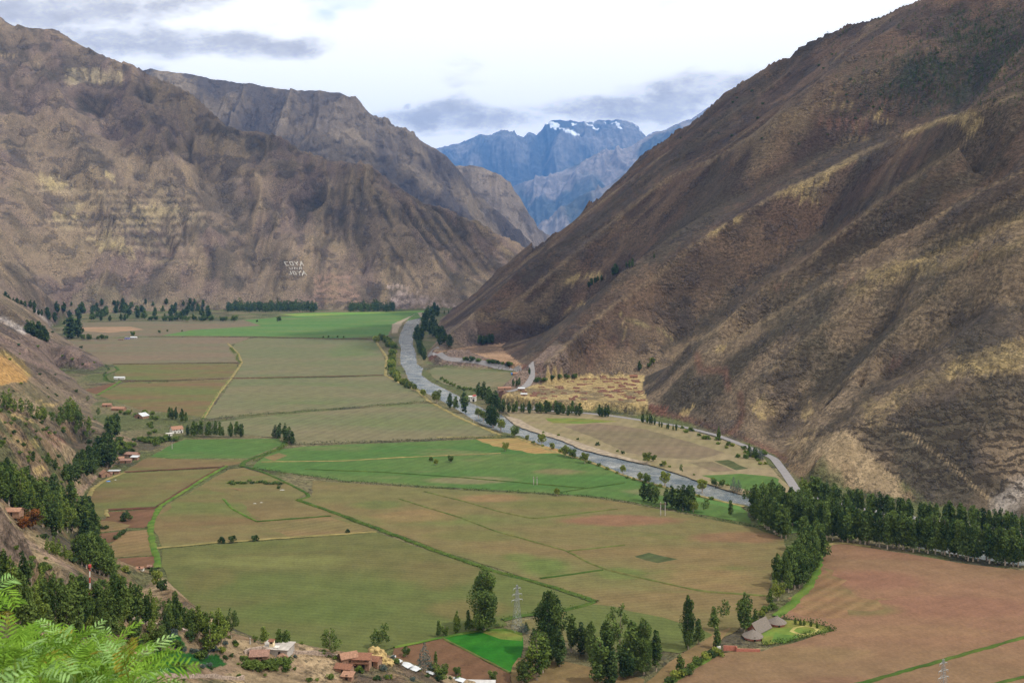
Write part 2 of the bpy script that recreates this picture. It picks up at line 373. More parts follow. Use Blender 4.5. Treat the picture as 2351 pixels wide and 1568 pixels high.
def hit(px, py, Ymin=100, Ymax=6000):
    """first ground point seen along a photo pixel"""
    j = (px - PX0) / (PX1 - PX0) * (NC - 1); j0 = int(j); fj = j - j0
    colz = Z[:, j0] * (1 - fj) + Z[:, j0 + 1] * fj; Yr = np.exp(rows); ray = H + (HZ - py) / F * Yr
    g = (colz >= ray) & (Yr > Ymin) & (Yr < Ymax); k = int(np.argmax(g))
    if not g[k]: return None
    a, b = colz[k - 1] - ray[k - 1], colz[k] - ray[k]; t = -a / (b - a) if b != a else 1
    Y = Yr[k - 1] + t * (Yr[k] - Yr[k - 1]) if Yr[k - 1] > Ymin else Yr[k]
    return Vector(((px - CX) / F * Y, Y, H + (HZ - py) / F * Y))
# ---------------------------------------------------------------- ground cover of the flanks (colours of earth, scrub and dry grass, plus painted crest and gully shading)
T = np.zeros(Z.shape + (4,), np.float32)
def lerp(a, b, t): return a + (b - a) * t[..., None]
n1 = fbm(FX / 300, FY / 300, 4, 61); n2 = fbm(FX / 70, FY / 70, 4, 71); n4 = fbm(FX / 17, FY / 17, 4, 85); n3 = fbm((S + warp * 150) / 40, D / 260, 4, 81)
lcol = np.array([.158, .118, .082]); scrub = np.array([.058, .048, .034]); tan = np.array([.235, .175, .105]); mauve = np.array([.150, .108, .086])
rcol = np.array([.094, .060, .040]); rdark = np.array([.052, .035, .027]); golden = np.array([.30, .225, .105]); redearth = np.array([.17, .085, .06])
isleft = (FX < np.interp(FY, [0, 800, 1700, 2700, 3463, 3600, 4000, 5600], [500, 330, 0, -200, -213, -60, 250, 1560]))
sm = lambda v, a, b: np.clip((v - a) / (b - a), 0, 1) ** 2 * (3 - 2 * np.clip((v - a) / (b - a), 0, 1))
Lc = lerp(np.broadcast_to(lcol, Z.shape + (3,)), mauve, sm(n1, .42, .6)); Lc = lerp(Lc, scrub, .75 * sm(n2, .5, .68)); Lc = lerp(Lc, tan, .55 * sm(n3, .55, .75))
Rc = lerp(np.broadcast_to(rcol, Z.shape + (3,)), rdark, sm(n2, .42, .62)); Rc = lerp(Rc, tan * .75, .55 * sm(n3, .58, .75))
# the nearest right-hand spurs are paler, drier grass
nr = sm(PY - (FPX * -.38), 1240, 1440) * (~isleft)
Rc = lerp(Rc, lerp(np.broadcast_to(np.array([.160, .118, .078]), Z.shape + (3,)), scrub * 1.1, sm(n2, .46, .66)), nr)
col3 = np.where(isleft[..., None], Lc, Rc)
gsoil = np.array([.185, .128, .074]); ggreen = np.array([.075, .085, .035])
nearm = sm(1500 - FY, 0, 700) * isleft
Nc = lerp(np.broadcast_to(gsoil, Z.shape + (3,)), ggreen, .8 * sm(fbm(FX / 24, FY / 24, 4, 91), .48, .62)); Nc = lerp(Nc, tan * 1.15, sm(fbm(FX / 50, FY / 50, 4, 95), .52, .66))
col3 = lerp(col3, Nc, nearm)
terr = np.zeros(Z.shape)
front = lambda lo, hi: (FY > lo) & (FY < hi)
def paint(poly, c_, k=1.0, lo=100, hi=6000, edge=.18, rag=1.0):
    """a patch of differently coloured ground, outline measured on the photograph"""
    global col3
    xs = [p[0] for p in poly]; ys = [p[1] for p in poly]
    m = (FPX > min(xs) - 20) & (FPX < max(xs) + 20) & (PY > min(ys) - 20) & (PY < max(ys) + 20) & front(lo, hi)
    if not m.any(): return
    a, b = FPX[m], PY[m]; wob = rag * 14
    a = a + (vnoise(a / 9, b / 9, 3) - .5) * wob; b = b + (vnoise(a / 9, b / 9, 4) - .5) * wob
    i = inpoly(a, b, poly).astype(float) * k * np.where(rag > .5, .30 + .75 * sm(n4[m], .38, .56), 1) * (1 - edge + edge * 2 * (n2[m] > .5) * .5)
    col3[m] = col3[m] + (np.array(c_) - col3[m]) * i[:, None]
def streak(pts, width, c_, k=1.0, lo=100, hi=6000, rag=.5):
    global col3
    xs = [p[0] for p in pts]; ys = [p[1] for p in pts]
    m = (FPX > min(xs) - 30) & (FPX < max(xs) + 30) & (PY > min(ys) - 30) & (PY < max(ys) + 30) & front(lo, hi)
    if not m.any(): return
    d_, _ = dist_line(FPX[m], PY[m], pts); d_ = d_ + (vnoise(FPX[m] / 7, PY[m] / 7, 9) - .5) * width * rag
    i = np.clip(1.3 - d_ / width, 0, 1) * k
    col3[m] = col3[m] + (np.array(c_) - col3[m]) * i[:, None]
# relief shading painted into the colour: dark scrub in gullies, pale dry crests
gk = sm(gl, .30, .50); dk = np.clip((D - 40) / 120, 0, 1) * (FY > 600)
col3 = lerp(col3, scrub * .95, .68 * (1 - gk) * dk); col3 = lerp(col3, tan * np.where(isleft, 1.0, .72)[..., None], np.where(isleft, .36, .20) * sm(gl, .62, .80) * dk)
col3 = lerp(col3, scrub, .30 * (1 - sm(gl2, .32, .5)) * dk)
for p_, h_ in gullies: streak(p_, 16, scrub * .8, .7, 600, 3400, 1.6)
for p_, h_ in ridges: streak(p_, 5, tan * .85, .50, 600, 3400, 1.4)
# right mountain
streak([(1964,362),(1901,396),(1847,421),(1787,448)], 7, golden, .55, 600, 3400); streak([(1701,499),(1657,525),(1630,540)], 5, golden, .9, 600, 3400)
paint([(1790,445),(1850,420),(1900,408),(1900,425),(1870,435),(1830,452)], golden, .85, 600, 3400); paint([(1825,460),(1860,442),(1888,448),(1886,468),(1850,460)], golden, .75, 600, 3400)
streak([(2080,312),(2167,275),(2240,262)], 6, golden, .5, 600, 3400); paint([(2160,280),(2200,262),(2260,278),(2240,300),(2225,310),(2200,290)], golden, .55, 600, 3400)
for yy, a, b in ((279,1876,1990),(291,1900,1998),(303,1950,1990),(322,1955,1990),(244,1900,1960),(231,2000,2110)):
    streak([(a,yy),(b,yy-2)], 4.2, redearth * 1.1 if yy % 2 else golden, .45, 600, 3400, .2)
streak([(2050,240),(2020,258),(2005,272),(2050,282)], 2.5, golden, .7, 600, 3400)
paint([(1290,640),(1330,632),(1400,628),(1395,640),(1350,645),(1300,652)], golden, .6, 900, 3400); streak([(1290,648),(1330,636),(1380,628)], 3, golden, .9, 900, 3400)
paint([(1335,690),(1345,678),(1340,703),(1318,706)], golden, .55, 900, 3400); streak([(1240,740),(1300,712),(1330,702)], 4, golden, .5, 900, 3400)
streak([(1420,715),(1432,730),(1470,742),(1520,760),(1545,780)], 2.5, np.array([.20,.17,.08]), .7, 900, 3400); streak([(1425,735),(1438,755),(1430,780)], 2, golden, .4, 900, 3400)
paint([(1640,806),(1655,793),(1670,798),(1660,808)], golden, 1, 600, 2500, rag=.3)
paint([(1780,650),(1825,648),(1840,640),(1800,660),(1775,668)], redearth, .8, 600, 2500); paint([(1935,650),(1960,642),(1968,646),(1940,656)], redearth, .9, 600, 2500)
paint([(2015,850),(2070,820),(2080,825),(2040,850)], redearth, .75, 600, 2500); paint([(2215,600),(2250,575),(2245,595)], redearth, .7, 600, 2500)
paint([(2090,790),(2160,775),(2195,755),(2190,775),(2150,800)], tan * 1.15, .6, 600, 2500)
paint([(1340,800),(1420,770),(1460,790),(1400,850),(1300,855)], redearth * .8, .25, 600, 3000); paint([(1215,850),(1245,825),(1255,842),(1230,862)], redearth, .9, 900, 3000)
streak([(2351,560),(2200,600),(2050,640),(1960,668)], 14, golden, .3, 600, 2500, 2); streak([(2351,500),(2184,570),(2100,605),(2000,640)], 10, golden, .32, 600, 2500, 2)
paint([(1990,625),(2060,600),(2130,595),(2060,620),(1995,640)], golden, .6, 600, 2500); streak([(2351,820),(2250,840),(2167,860),(2090,895),(2000,950)], 20, golden, .4, 600, 2500, 2)
paint([(2100,870),(2200,820),(2351,770),(2351,850),(2200,860),(2110,900)], golden, .5, 600, 2500)
for q in ((1720,930,1760,905,1790,950,1740,960),(1835,950,1860,920,1870,940,1850,970),(1850,985,1880,975,1870,1000,1850,1015),(1560,950,1590,930,1600,935,1575,958),(1810,1005,1830,1000,1820,1020,1800,1025)):
    paint([(q[i], q[i + 1]) for i in range(0, 8, 2)], golden, .9, 600, 2500)
streak([(2050,970),(2150,1040),(2230,1110),(2290,1160)], 3, tan * 1.2, .8, 600, 2500); streak([(2300,1160),(2351,1120)], 30, np.array([.30,.26,.23]), .7, 500, 2500)
streak([(1700,905),(1705,950),(1690,985),(1660,1000)], 9, redearth * .7, .7, 600, 2500); streak([(1600,815),(1608,850),(1665,850),(1672,890)], 9, redearth * .75, .7, 600, 2500)
streak([(1480,945),(1560,958),(1640,985),(1710,1010),(1770,1035),(1800,1055)], 9, redearth * .75, .7, 600, 2500)
paint([(2140,120),(2200,60),(2290,30),(2420,30),(2420,150),(2330,130),(2280,180),(2200,260),(2170,250),(2150,190),(2060,190),(2080,140)], np.array([.022,.032,.020]), .45, 600, 4000, rag=2.2)
paint([(1900,140),(2000,110),(2120,130),(2150,200),(2130,260),(2000,225),(1930,200)], np.array([.035,.042,.028]), .35, 600, 4000, rag=2)
# terraces and their banks
ter_m = (~isleft) & front(900, 2600)
for tp in (terrace_a, terrace_b):
    wp = [tuple(G(q[0], q[1], 12)[:2]) for q in tp]; m = inpoly(FX, FY, wp); dd, _ = dist_line(FX, FY, wp, True)
    bank = (~m) & (dd < 26) & (Z < 11.6) & (~INS); col3[bank] = redearth * .62
    c0 = golden * 1.05 if tp is terrace_a else np.array([.26, .165, .10])
    col3[m] = c0 * (.8 + .4 * n2[m])[:, None]
# left mountain
for q in ((75,398,120,402,160,425,120,440,90,415),(100,410,160,415,165,430,140,437,100,428),(270,500,380,500,382,510,300,512),(300,470,440,475,450,495,330,500),(130,470,220,470,200,485,140,490),(195,545,270,555,275,575,225,570),(120,490,200,495,210,505,130,505),(200,520,260,540,300,560,310,600,260,570),(240,395,260,400,275,425,250,415)):
    paint([(q[i], q[i + 1]) for i in range(0, len(q), 2)], np.array([.34,.27,.14]), .75, 2600, 5200)
for y0, x0, x1, k in ((430,80,300,.5),(447,200,420,.4),(462,120,460,.5),(480,250,480,.5),(498,100,480,.5),(515,120,400,.5),(418,330,420,.4),(430,320,410,.4),(540,180,420,.4),(560,300,460,.35),(590,330,480,.35)):
    streak([(x0, y0), ((x0 + x1) / 2, y0 + 5), (x1, y0 + 3)], 3.6, scrub * .8, min(1, k * 1.25), 2600, 5200, 1.6)
    streak([(x0 + 10, y0 + 9), ((x0 + x1) / 2, y0 + 13), (x1 - 12, y0 + 11)], 5, np.array([.33,.26,.16]), min(1, k * .95), 2600, 5200, 2.0)
for i in range(26): streak([(155 + (i % 5) * 26 + RNG.uniform(-8, 8), 160 + i * 1.3), (175 + (i % 5) * 26, 160 + i * 1.3)], 3.4, np.array([.40,.33,.2]), .5, 3000, 5400)
streak([(0,128),(60,130),(90,150)], 2, tan * 1.2, .7, 3000, 5400)
for y0 in range(635, 700, 11): streak([(722, y0), (800 + (y0 - 635) * .5, y0 + 2)], 3.6, np.array([.30,.19,.14]), .6, 2600, 5000)
paint([(905,660),(930,655),(960,680),(1020,690),(1040,712),(905,711)], np.array([.34,.27,.25]), .7, 2600, 5000, rag=2.4)
streak([(345,602),(300,635),(280,652)], 2.2, np.array([.26,.17,.13]), .7, 2600, 5000)
paint([(470,300),(540,330),(600,420),(500,380),(440,330)], tan, .55, 2600, 5200)
for x0, y0, x1, y1 in ((860,450,900,520),(930,470,1010,600),(960,480,1060,620),(1000,500,1100,640),(820,430,850,480),(880,540,960,660),(1060,540,1120,620)):
    streak([(x0, y0), (x1, y1)], 4, scrub * .85, .75, 2600, 5000, 1.2); streak([(x0 + 12, y0), (x1 + 12, y1)], 4, tan, .45, 2600, 5000, 1.2)
paint([(200,640),(330,690),(420,680),(560,700),(900,700),(900,716),(140,716)], np.array([.16,.13,.08]), .6, 2600, 4000)
# near left spurs
paint([(-60,800),(0,806),(40,822),(62,840),(73,862),(60,878),(0,882),(-60,880)], np.array([.36,.21,.075]), .95, 700, 2400, rag=.4)
streak([(-20,806),(20,815),(50,835),(66,858)], 8, np.array([.34,.27,.09]), .6, 700, 2400)
paint([(-100,745),(60,765),(200,820),(236,838),(190,852),(100,846),(0,800),(-100,790)], np.array([.175,.118,.095]), .6, 1200, 2400); streak([(180,842),(215,832)], 2, np.array([.34,.2,.15]), .9, 1200, 2400)
streak([(-40,728),(10,735),(55,760)], 7, np.array([.42,.37,.34]), .9, 1300, 2600); streak([(80,712),(105,735),(125,752)], 4, np.array([.36,.30,.27]), .8, 1600, 3200)
paint([(-100,870),(60,885),(175,872),(228,920),(230,935),(150,940),(0,935)], np.array([.155,.122,.075]), .6, 600, 2000)
for q in ((78,918,100,915,95,925,80,927),(100,930,138,925,120,934,100,936),(15,944,50,955,86,972,60,970),(20,1005,90,1010,85,1030,50,1030),(40,1095,90,1070,105,1080,60,1100),(0,960,20,975,80,1040,40,1010)):
    paint([(q[i], q[i + 1]) for i in range(0, len(q), 2)], np.array([.40,.29,.12]), .85, 200, 2000, rag=.6)
paint([(75,985),(110,985),(150,1015),(160,1030),(120,1020)], redearth * 1.05, .7, 300, 1500); streak([(75,985),(110,1010),(140,1035)], 3, np.array([.28,.18,.14]), .7, 300, 1500)
paint([(-200,1140),(0,1157),(35,1202),(60,1225),(80,1290),(0,1290),(-200,1240)], np.array([.13,.095,.075]), .85, 200, 600); streak([(0,1190),(40,1240),(70,1290)], 3, scrub * .7, .7, 200, 600); streak([(0,1230),(40,1270)], 3, scrub * .8, .6, 200, 600)
streak([(72,1250),(130,1285),(170,1310),(175,1335)], 7, np.array([.23,.16,.12]), .8, 200, 800)
streak([(220,1094),(205,1112),(180,1130),(170,1150),(167,1172)], 4, np.array([.30,.20,.15]), .95, 300, 1600, .2)
paint([(395,1545),(380,1520),(365,1500),(400,1480),(470,1490),(550,1500),(570,1530),(480,1560),(400,1568)], np.array([.19,.125,.09]), .6, 200, 700)
paint([(560,1485),(620,1475),(800,1500),(1000,1550),(1100,1600),(700,1600),(560,1540)], np.array([.22,.15,.10]), .5, 200, 700)
paint([(180,1495),(300,1480),(330,1500),(350,1540),(300,1560),(200,1540)], np.array([.30,.21,.105]), .75, 200, 700); paint([(0,1480),(60,1480),(60,1540),(0,1560)], np.array([.24,.16,.10]), .7, 100, 700)
for q in ([(362,1450),(408,1450),(430,1486),(375,1485)], [(346,1502),(375,1489),(440,1500),(500,1502),(520,1524),(487,1536),(450,1518),(425,1545),(385,1549),(350,1532)]):
    paint(q, np.array([.018, .085, .016]), 1, 200, 700, edge=.05, rag=.3)
paint([(420,1530),(450,1518),(470,1535),(440,1552)], np.array([.09,.10,.03]), 1, 200, 700, rag=.3)
# valley floor base: stubble between the fields
fl = lerp(np.broadcast_to(np.array([.135, .118, .062]), Z.shape + (3,)), np.array([.085, .095, .035]), sm(fbm(FX / 60, FY / 60, 4, 101), .4, .6))
col3 = np.where(INS[..., None], fl, col3); col3 = np.where(riv[..., None], np.array([.16, .13, .10]), col3)
# contour banding of shrubs: strongest on the nearest right face
terr = sm(PY - 855 - .2 * (2351 - FPX), 0, 60) * (~isleft) * (FPX > 1840) * (~INS) * (FY < 2000)
terr = np.maximum(terr, .45 * (~isleft) * (~INS) * sm(n1, .4, .55)); terr = np.maximum(terr, .30 * isleft * (FY > 2600) * sm(n1, .45, .6))
terr[big <= 0] = 0
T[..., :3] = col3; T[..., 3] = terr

def mountain_mat(name, attr=True, base=None, speck=1.0):
    m = bpy.data.materials.new(name); m.use_nodes = True; N = NT(m.node_tree); N.n.clear()
    geo = N.node('ShaderNodeNewGeometry'); pos = geo.outputs['Position']
    at = N.node('ShaderNodeAttribute', attribute_name='tint'); c0 = at.outputs['Color']; te = at.outputs['Alpha']
    a = N.noise(pos, .22, 6, .72); b = N.noise(pos, .035, 6, .66); c1 = N.noise(pos, .50, 3, .65)
    rk = N.ramp(N.noise(N.vmath('ADD', pos, (400., 90., 33.)), .011, 6, .68), .53, .62); hard = N.noise(pos, .075, 7, .78)
    amp_ = N.ramp(N.noise(pos, .02, 3, .6), .35, .65, .45, 1.15)
    k = N.math('MULTIPLY', N.math('ADD', 1.0, N.math('MULTIPLY', N.math('SUBTRACT', N.ramp(a, .33, .67, .50, 1.55), 1.0), amp_)), N.ramp(b, .3, .7, .80, 1.22))
    c2 = N.mix(1.0, c0, N.comb(k, k, k), 'MULTIPLY')
    hk = N.ramp(hard, .38, .60, .45, 1.35); c2 = N.mix(N.math('MULTIPLY', rk, .42), c2, N.mix(1.0, (.105, .088, .080), N.comb(hk, hk, hk), 'MULTIPLY'))
    dots = N.ramp(N.math('ADD', c1, N.math('MULTIPLY', N.math('SUBTRACT', b, .5), .5)), .55, .64, 0, .60 * speck)
    c3 = N.mix(dots, c2, (.030, .031, .020))
    pale = N.ramp(N.noise(N.vmath('ADD', pos, (91., 17., 5.)), .30, 4, .65), .60, .72, 0, .45 * speck)
    c3 = N.mix(pale, c3, N.mix(1.0, c2, (1.7, 1.6, 1.45), 'MULTIPLY'))
    x, y, z = N.sep(pos)
    ph = N.math('ADD', N.math('MULTIPLY', z, 1.0 / 7.5), N.math('MULTIPLY', N.noise(pos, .012, 6, .68), 9.0))
    st = N.math('ABSOLUTE', N.math('SUBTRACT', N.math('FRACT', ph), .5))
    st = N.math('ADD', st, N.math('MULTIPLY', N.math('SUBTRACT', N.noise(pos, .09, 5, .65), .5), 1.5))
    band = N.math('MULTIPLY', N.ramp(st, .27, .46), N.ramp(te, 0.0, 1.0, 0, .82))
    c4 = N.mix(band, c3, (.038, .030, .022))
    bs = N.node('ShaderNodeBsdfPrincipled'); N.put(bs.inputs['Base Color'], c4); bs.inputs['Roughness'].default_value = .95
    bs.inputs['Specular IOR Level'].default_value = .1
    bp = N.node('ShaderNodeBump'); bp.inputs['Strength'].default_value = .9; bp.inputs['Distance'].default_value = 5.0
    hh = N.math('ADD', N.math('ADD', N.math('MULTIPLY', a, .8), N.math('MULTIPLY', N.math('MULTIPLY', hard, rk), 3.0)), N.math('ADD', N.math('MULTIPLY', b, 1.6), N.math('MULTIPLY', band, .5)))
    N.put(bp.inputs['Height'], hh); N.l.new(bp.outputs[0], bs.inputs['Normal'])
    o = N.node('ShaderNodeOutputMaterial'); N.l.new(bs.outputs[0], o.inputs[0])
    return m
M_mtn = mountain_mat('mountain_ground')
def grid_faces(nr, nc):
    i = np.arange(nr * nc).reshape(nr, nc); return np.stack([i[:-1, :-1], i[:-1, 1:], i[1:, 1:], i[1:, :-1]], -1).reshape(-1, 4)
def set_tint(o, rgba):
    at = o.data.attributes.new('tint', 'FLOAT_COLOR', 'POINT'); at.data.foreach_set('color', np.ascontiguousarray(rgba, np.float32).ravel())
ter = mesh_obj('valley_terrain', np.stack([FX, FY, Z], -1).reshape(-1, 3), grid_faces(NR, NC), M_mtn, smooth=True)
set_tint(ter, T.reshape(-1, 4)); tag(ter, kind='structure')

# ---------------------------------------------------------------- the ranges farther up the valley
def ridge_range(name, pts, Yr, base_z, slope_k, cA, cB, amp, gs, seed, px_pad=250, ncol=520, snow=None, runs=260, lean=0.0, nsp=.5, jag=8):
    xs = np.linspace(pts[0][0] - px_pad, pts[-1][0] + px_pad, ncol); ys = np.interp(xs, [p[0] for p in pts], [p[1] for p in pts])
    ys = ys + np.where(xs < pts[0][0], (pts[0][0] - xs) * nsp, 0) + np.where(xs > pts[-1][0], (xs - pts[-1][0]) * nsp, 0)
    X = (xs - CX) / F * Yr; zr = H + (HZ - ys) / F * Yr
    ys = ys + (fbm((xs + seed * 77) / 30, xs * 0, 5, seed, gain=.6) - .5) * jag; zr = H + (HZ - ys) / F * Yr
    drop = zr - base_z; rr = np.linspace(0, 1, runs)
    q = rr[:, None]; back = np.linspace(.35, 0.02, 24)[:, None]
    L = np.maximum(drop, 40) / slope_k
    XX = X[None, :] + lean * q * L[None, :]; YY = Yr - q * L[None, :]
    wv = (fbm(XX / (gs * 3), YY / (gs * 3), 3, seed) - .5)
    rn = fbm((XX + wv * gs * 2.2) / gs, YY / (gs * 2.6) + wv, 5, seed + 9, ridged=True, gain=.55) - .55
    fine = fbm(XX / (gs * .3), YY / (gs * .4), 4, seed + 19, ridged=True) - .5
    ZZ = base_z + drop[None, :] * (1 - q) ** 1.12 + amp * (rn * 1.6 + fine * .45) * np.clip(q * 9, 0.04, 1) * np.clip((1 - q) * 4, 0, 1)
    Xb = np.repeat(X[None, :], 24, 0); Yb = Yr + back * L[None, :]; Zbk = base_z + drop[None, :] * (1 - back * 1.6)
    XX = np.concatenate([Xb, XX]); YY = np.concatenate([Yb, YY]); ZZ = np.concatenate([Zbk, ZZ]); rn = np.concatenate([np.zeros_like(Xb), rn])
    n = fbm(XX / (gs * .8), YY / (gs * .8), 5, seed + 29); cA, cB = np.array(cA), np.array(cB)
    cc = lerp(np.broadcast_to(cA, XX.shape + (3,)), cB, sm(n, .45, .62))
    cc = lerp(cc, np.array(cB) * 1.25, .5 * sm(rn, .1, .3))
    tint = np.concatenate([cc, np.full(XX.shape + (1,), .25)], -1)
    if snow is not None:
        pyy = HZ - (ZZ - H) / YY * F; pxx = XX / YY * F + CX
        for sp in snow:
            a = pxx + (vnoise(pxx / 5, pyy / 5, 3) - .5) * 8; b = pyy + (vnoise(pxx / 5, pyy / 4, 4) - .5) * 6
            tint[inpoly(a, b, sp)] = (.62, .66, .72, 0)
    o = mesh_obj(name, np.stack([XX, YY, ZZ], -1).reshape(-1, 3), grid_faces(XX.shape[0], XX.shape[1]), M_far if Yr > 9000 else M_mtn, smooth=True)
    set_tint(o, tint.reshape(-1, 4)); tag(o, kind='structure'); return o
def far_mat():
    m = bpy.data.materials.new('far_rock'); m.use_nodes = True; N = NT(m.node_tree); b = N.n['Principled BSDF']
    at = N.node('ShaderNodeAttribute', attribute_name='tint'); pos = N.node('ShaderNodeNewGeometry').outputs['Position']
    k = N.ramp(N.noise(pos, .006, 6, .65), .3, .7, .65, 1.4); N.put(b.inputs['Base Color'], N.mix(1.0, at.outputs['Color'], N.comb(k, k, k), 'MULTIPLY'))
    b.inputs['Roughness'].default_value = .95; return m
M_far = far_mat()
ridge_range('middle_mountain', [(345,160),(400,166),(440,173),(500,182),(540,190),(600,197),(640,205),(700,208),(780,213),(820,235),(850,262),(900,290),(960,320),(1005,345),(1040,375),(1060,402),(1090,440),(1150,490),(1200,540),(1235,572)], 6900, 60, .95,
            (.080,.068,.066), (.175,.140,.105), 230, 420, 3, ncol=640, runs=300, lean=.25, nsp=.25)
ridge_range('canyon_mountain', [(1000,372),(1040,380),(1080,380),(1110,386),(1150,405),(1172,418),(1182,440),(1195,455),(1212,485),(1225,515),(1245,535),(1262,560),(1280,590)], 8600, 60, 1.5,
            (.085,.072,.068), (.19,.155,.125), 150, 380, 5, ncol=420, lean=.2)
ridge_range('blue_foothill_mountain', [(1190,560),(1240,530),(1270,500),(1330,450),(1400,425),(1480,360),(1540,335),(1600,300),(1700,250)], 18500, 60, .8,
            (.05,.06,.06), (.16,.14,.13), 330, 740, 7, ncol=420, lean=-.3)
ridge_range('blue_shoulder_mountain', [(1130,440),(1220,415),(1290,395),(1350,365),(1385,345),(1420,345),(1450,335),(1490,312),(1540,292),(1585,275),(1640,240),(1700,230)], 25500, 60, .7,
            (.05,.06,.06), (.17,.15,.14), 560, 1150, 9, ncol=460, lean=-.3)
ridge_range('snow_mountain', [(960,360),(1005,342),(1060,325),(1100,313),(1128,308),(1150,303),(1175,310),(1200,314),(1215,306),(1232,310),(1245,294),(1252,281),(1300,275),(1350,277),(1400,277),(1440,284),(1462,289),(1470,300),(1484,312),(1500,300),(1560,292),(1650,280)], 34000, 60, .75,
            (.050,.056,.060), (.15,.14,.13), 900, 1900, 13, ncol=700, runs=380, lean=.1, jag=17,
            snow=[[(1250,282),(1262,281),(1288,285),(1280,293),(1274,298),(1262,291)], [(1295,298),(1308,297),(1330,310),(1325,313),(1300,304)], [(1357,277),(1364,281),(1360,286)], [(1462,289),(1530,290),(1560,293),(1500,304),(1484,312),(1470,301)], [(1310,284),(1322,283),(1318,290)], [(1265,285),(1272,284),(1300,300),(1294,300)], [(1340,283),(1346,282),(1380,300),(1372,299)], [(1405,281),(1412,281),(1432,295),(1424,294)], [(1384,279),(1388,279),(1394,286)]])
gp = mesh_obj('ground', [(-45000,-3000,-6),(45000,-3000,-6),(45000,70000,-6),(-45000,70000,-6)], [(0,1,2,3)], M_mtn); set_tint(gp, np.array([[.11,.09,.06,0]] * 4)); tag(gp, kind='structure')
# ---------------------------------------------------------------- the air
def haze():
    x0, x1, y0, y1, z0, z1 = -38000, 38000, -400, 37500, -7, 5300
    vs = [(x, y, z) for x in (x0, x1) for y in (y0, y1) for z in (z0, z1)]
    fs = [(0,1,3,2),(4,6,7,5),(0,4,5,1),(2,3,7,6),(0,2,6,4),(1,5,7,3)]
    m = bpy.data.materials.new('air'); m.use_nodes = True; N = NT(m.node_tree); N.n.clear()
    pv = N.node('ShaderNodeVolumePrincipled'); pv.inputs['Color'].default_value = HAZE_C; pv.inputs['Density'].default_value = HAZE_D
    pv.inputs['Anisotropy'].default_value = .0
    o = N.node('ShaderNodeOutputMaterial'); N.l.new(pv.outputs[0], o.inputs['Volume'])
    h = mesh_obj('haze', vs, fs, m); tag(h, kind='stuff'); return h
HAZE_C = (.12, .38, .98, 1); HAZE_D = 2.3e-5
haze()

# unseen clouds added above the frame to cast shade on parts of the slopes
M_shade_cloud = bpy.data.materials.new('cloud'); M_shade_cloud.use_nodes = True; M_shade_cloud.node_tree.nodes['Principled BSDF'].inputs['Base Color'].default_value = (.85, .86, .88, 1)
def cloud(tx, ty, rx, ry, seed):
    """a lumpy cloud whose shadow falls around the ground point (tx, ty)"""
    zc = 5700; k = (zc - 500) / SUN.z; cx_, cy_ = tx + SUN.x * k, ty + SUN.y * k; bm = bmesh.new(); rn = random.Random(seed)
    for i in range(22):
        a = rn.uniform(0, 6.28); q = rn.uniform(0, 1) ** .6; s = rn.uniform(.22, .42); m = Matrix.Translation((cx_ + math.cos(a) * q * rx, cy_ + math.sin(a) * q * ry, zc + rn.uniform(-60, 160))) @ Matrix.Diagonal((s * rx, s * ry, 260, 1)); bmesh.ops.create_icosphere(bm, subdivisions=3, radius=1, matrix=m)
    for v in bm.verts: v.co += Vector((vnoise(np.array([v.co.x / 90]), np.array([v.co.y / 90]), seed)[0] - .5, vnoise(np.array([v.co.y / 90]), np.array([v.co.x / 90]), seed + 1)[0] - .5, 0)) * 220
    me = bpy.data.meshes.new('cloud'); bm.to_mesh(me); bm.free(); me.materials.append(M_shade_cloud); o = bpy.data.objects.new('cloud', me); C.objects.link(o); tag(o, kind='stuff')
for a in ((250, 2250, 240, 380, 1), (1150, 2450, 300, 260, 2), (-1500, 4500, 360, 300, 3), (-900, 4150, 200, 200, 8), (-700, 6100, 800, 420, 4), (-250, 4050, 260, 330, 5), (330, 3200, 300, 240, 7)): cloud(*a)
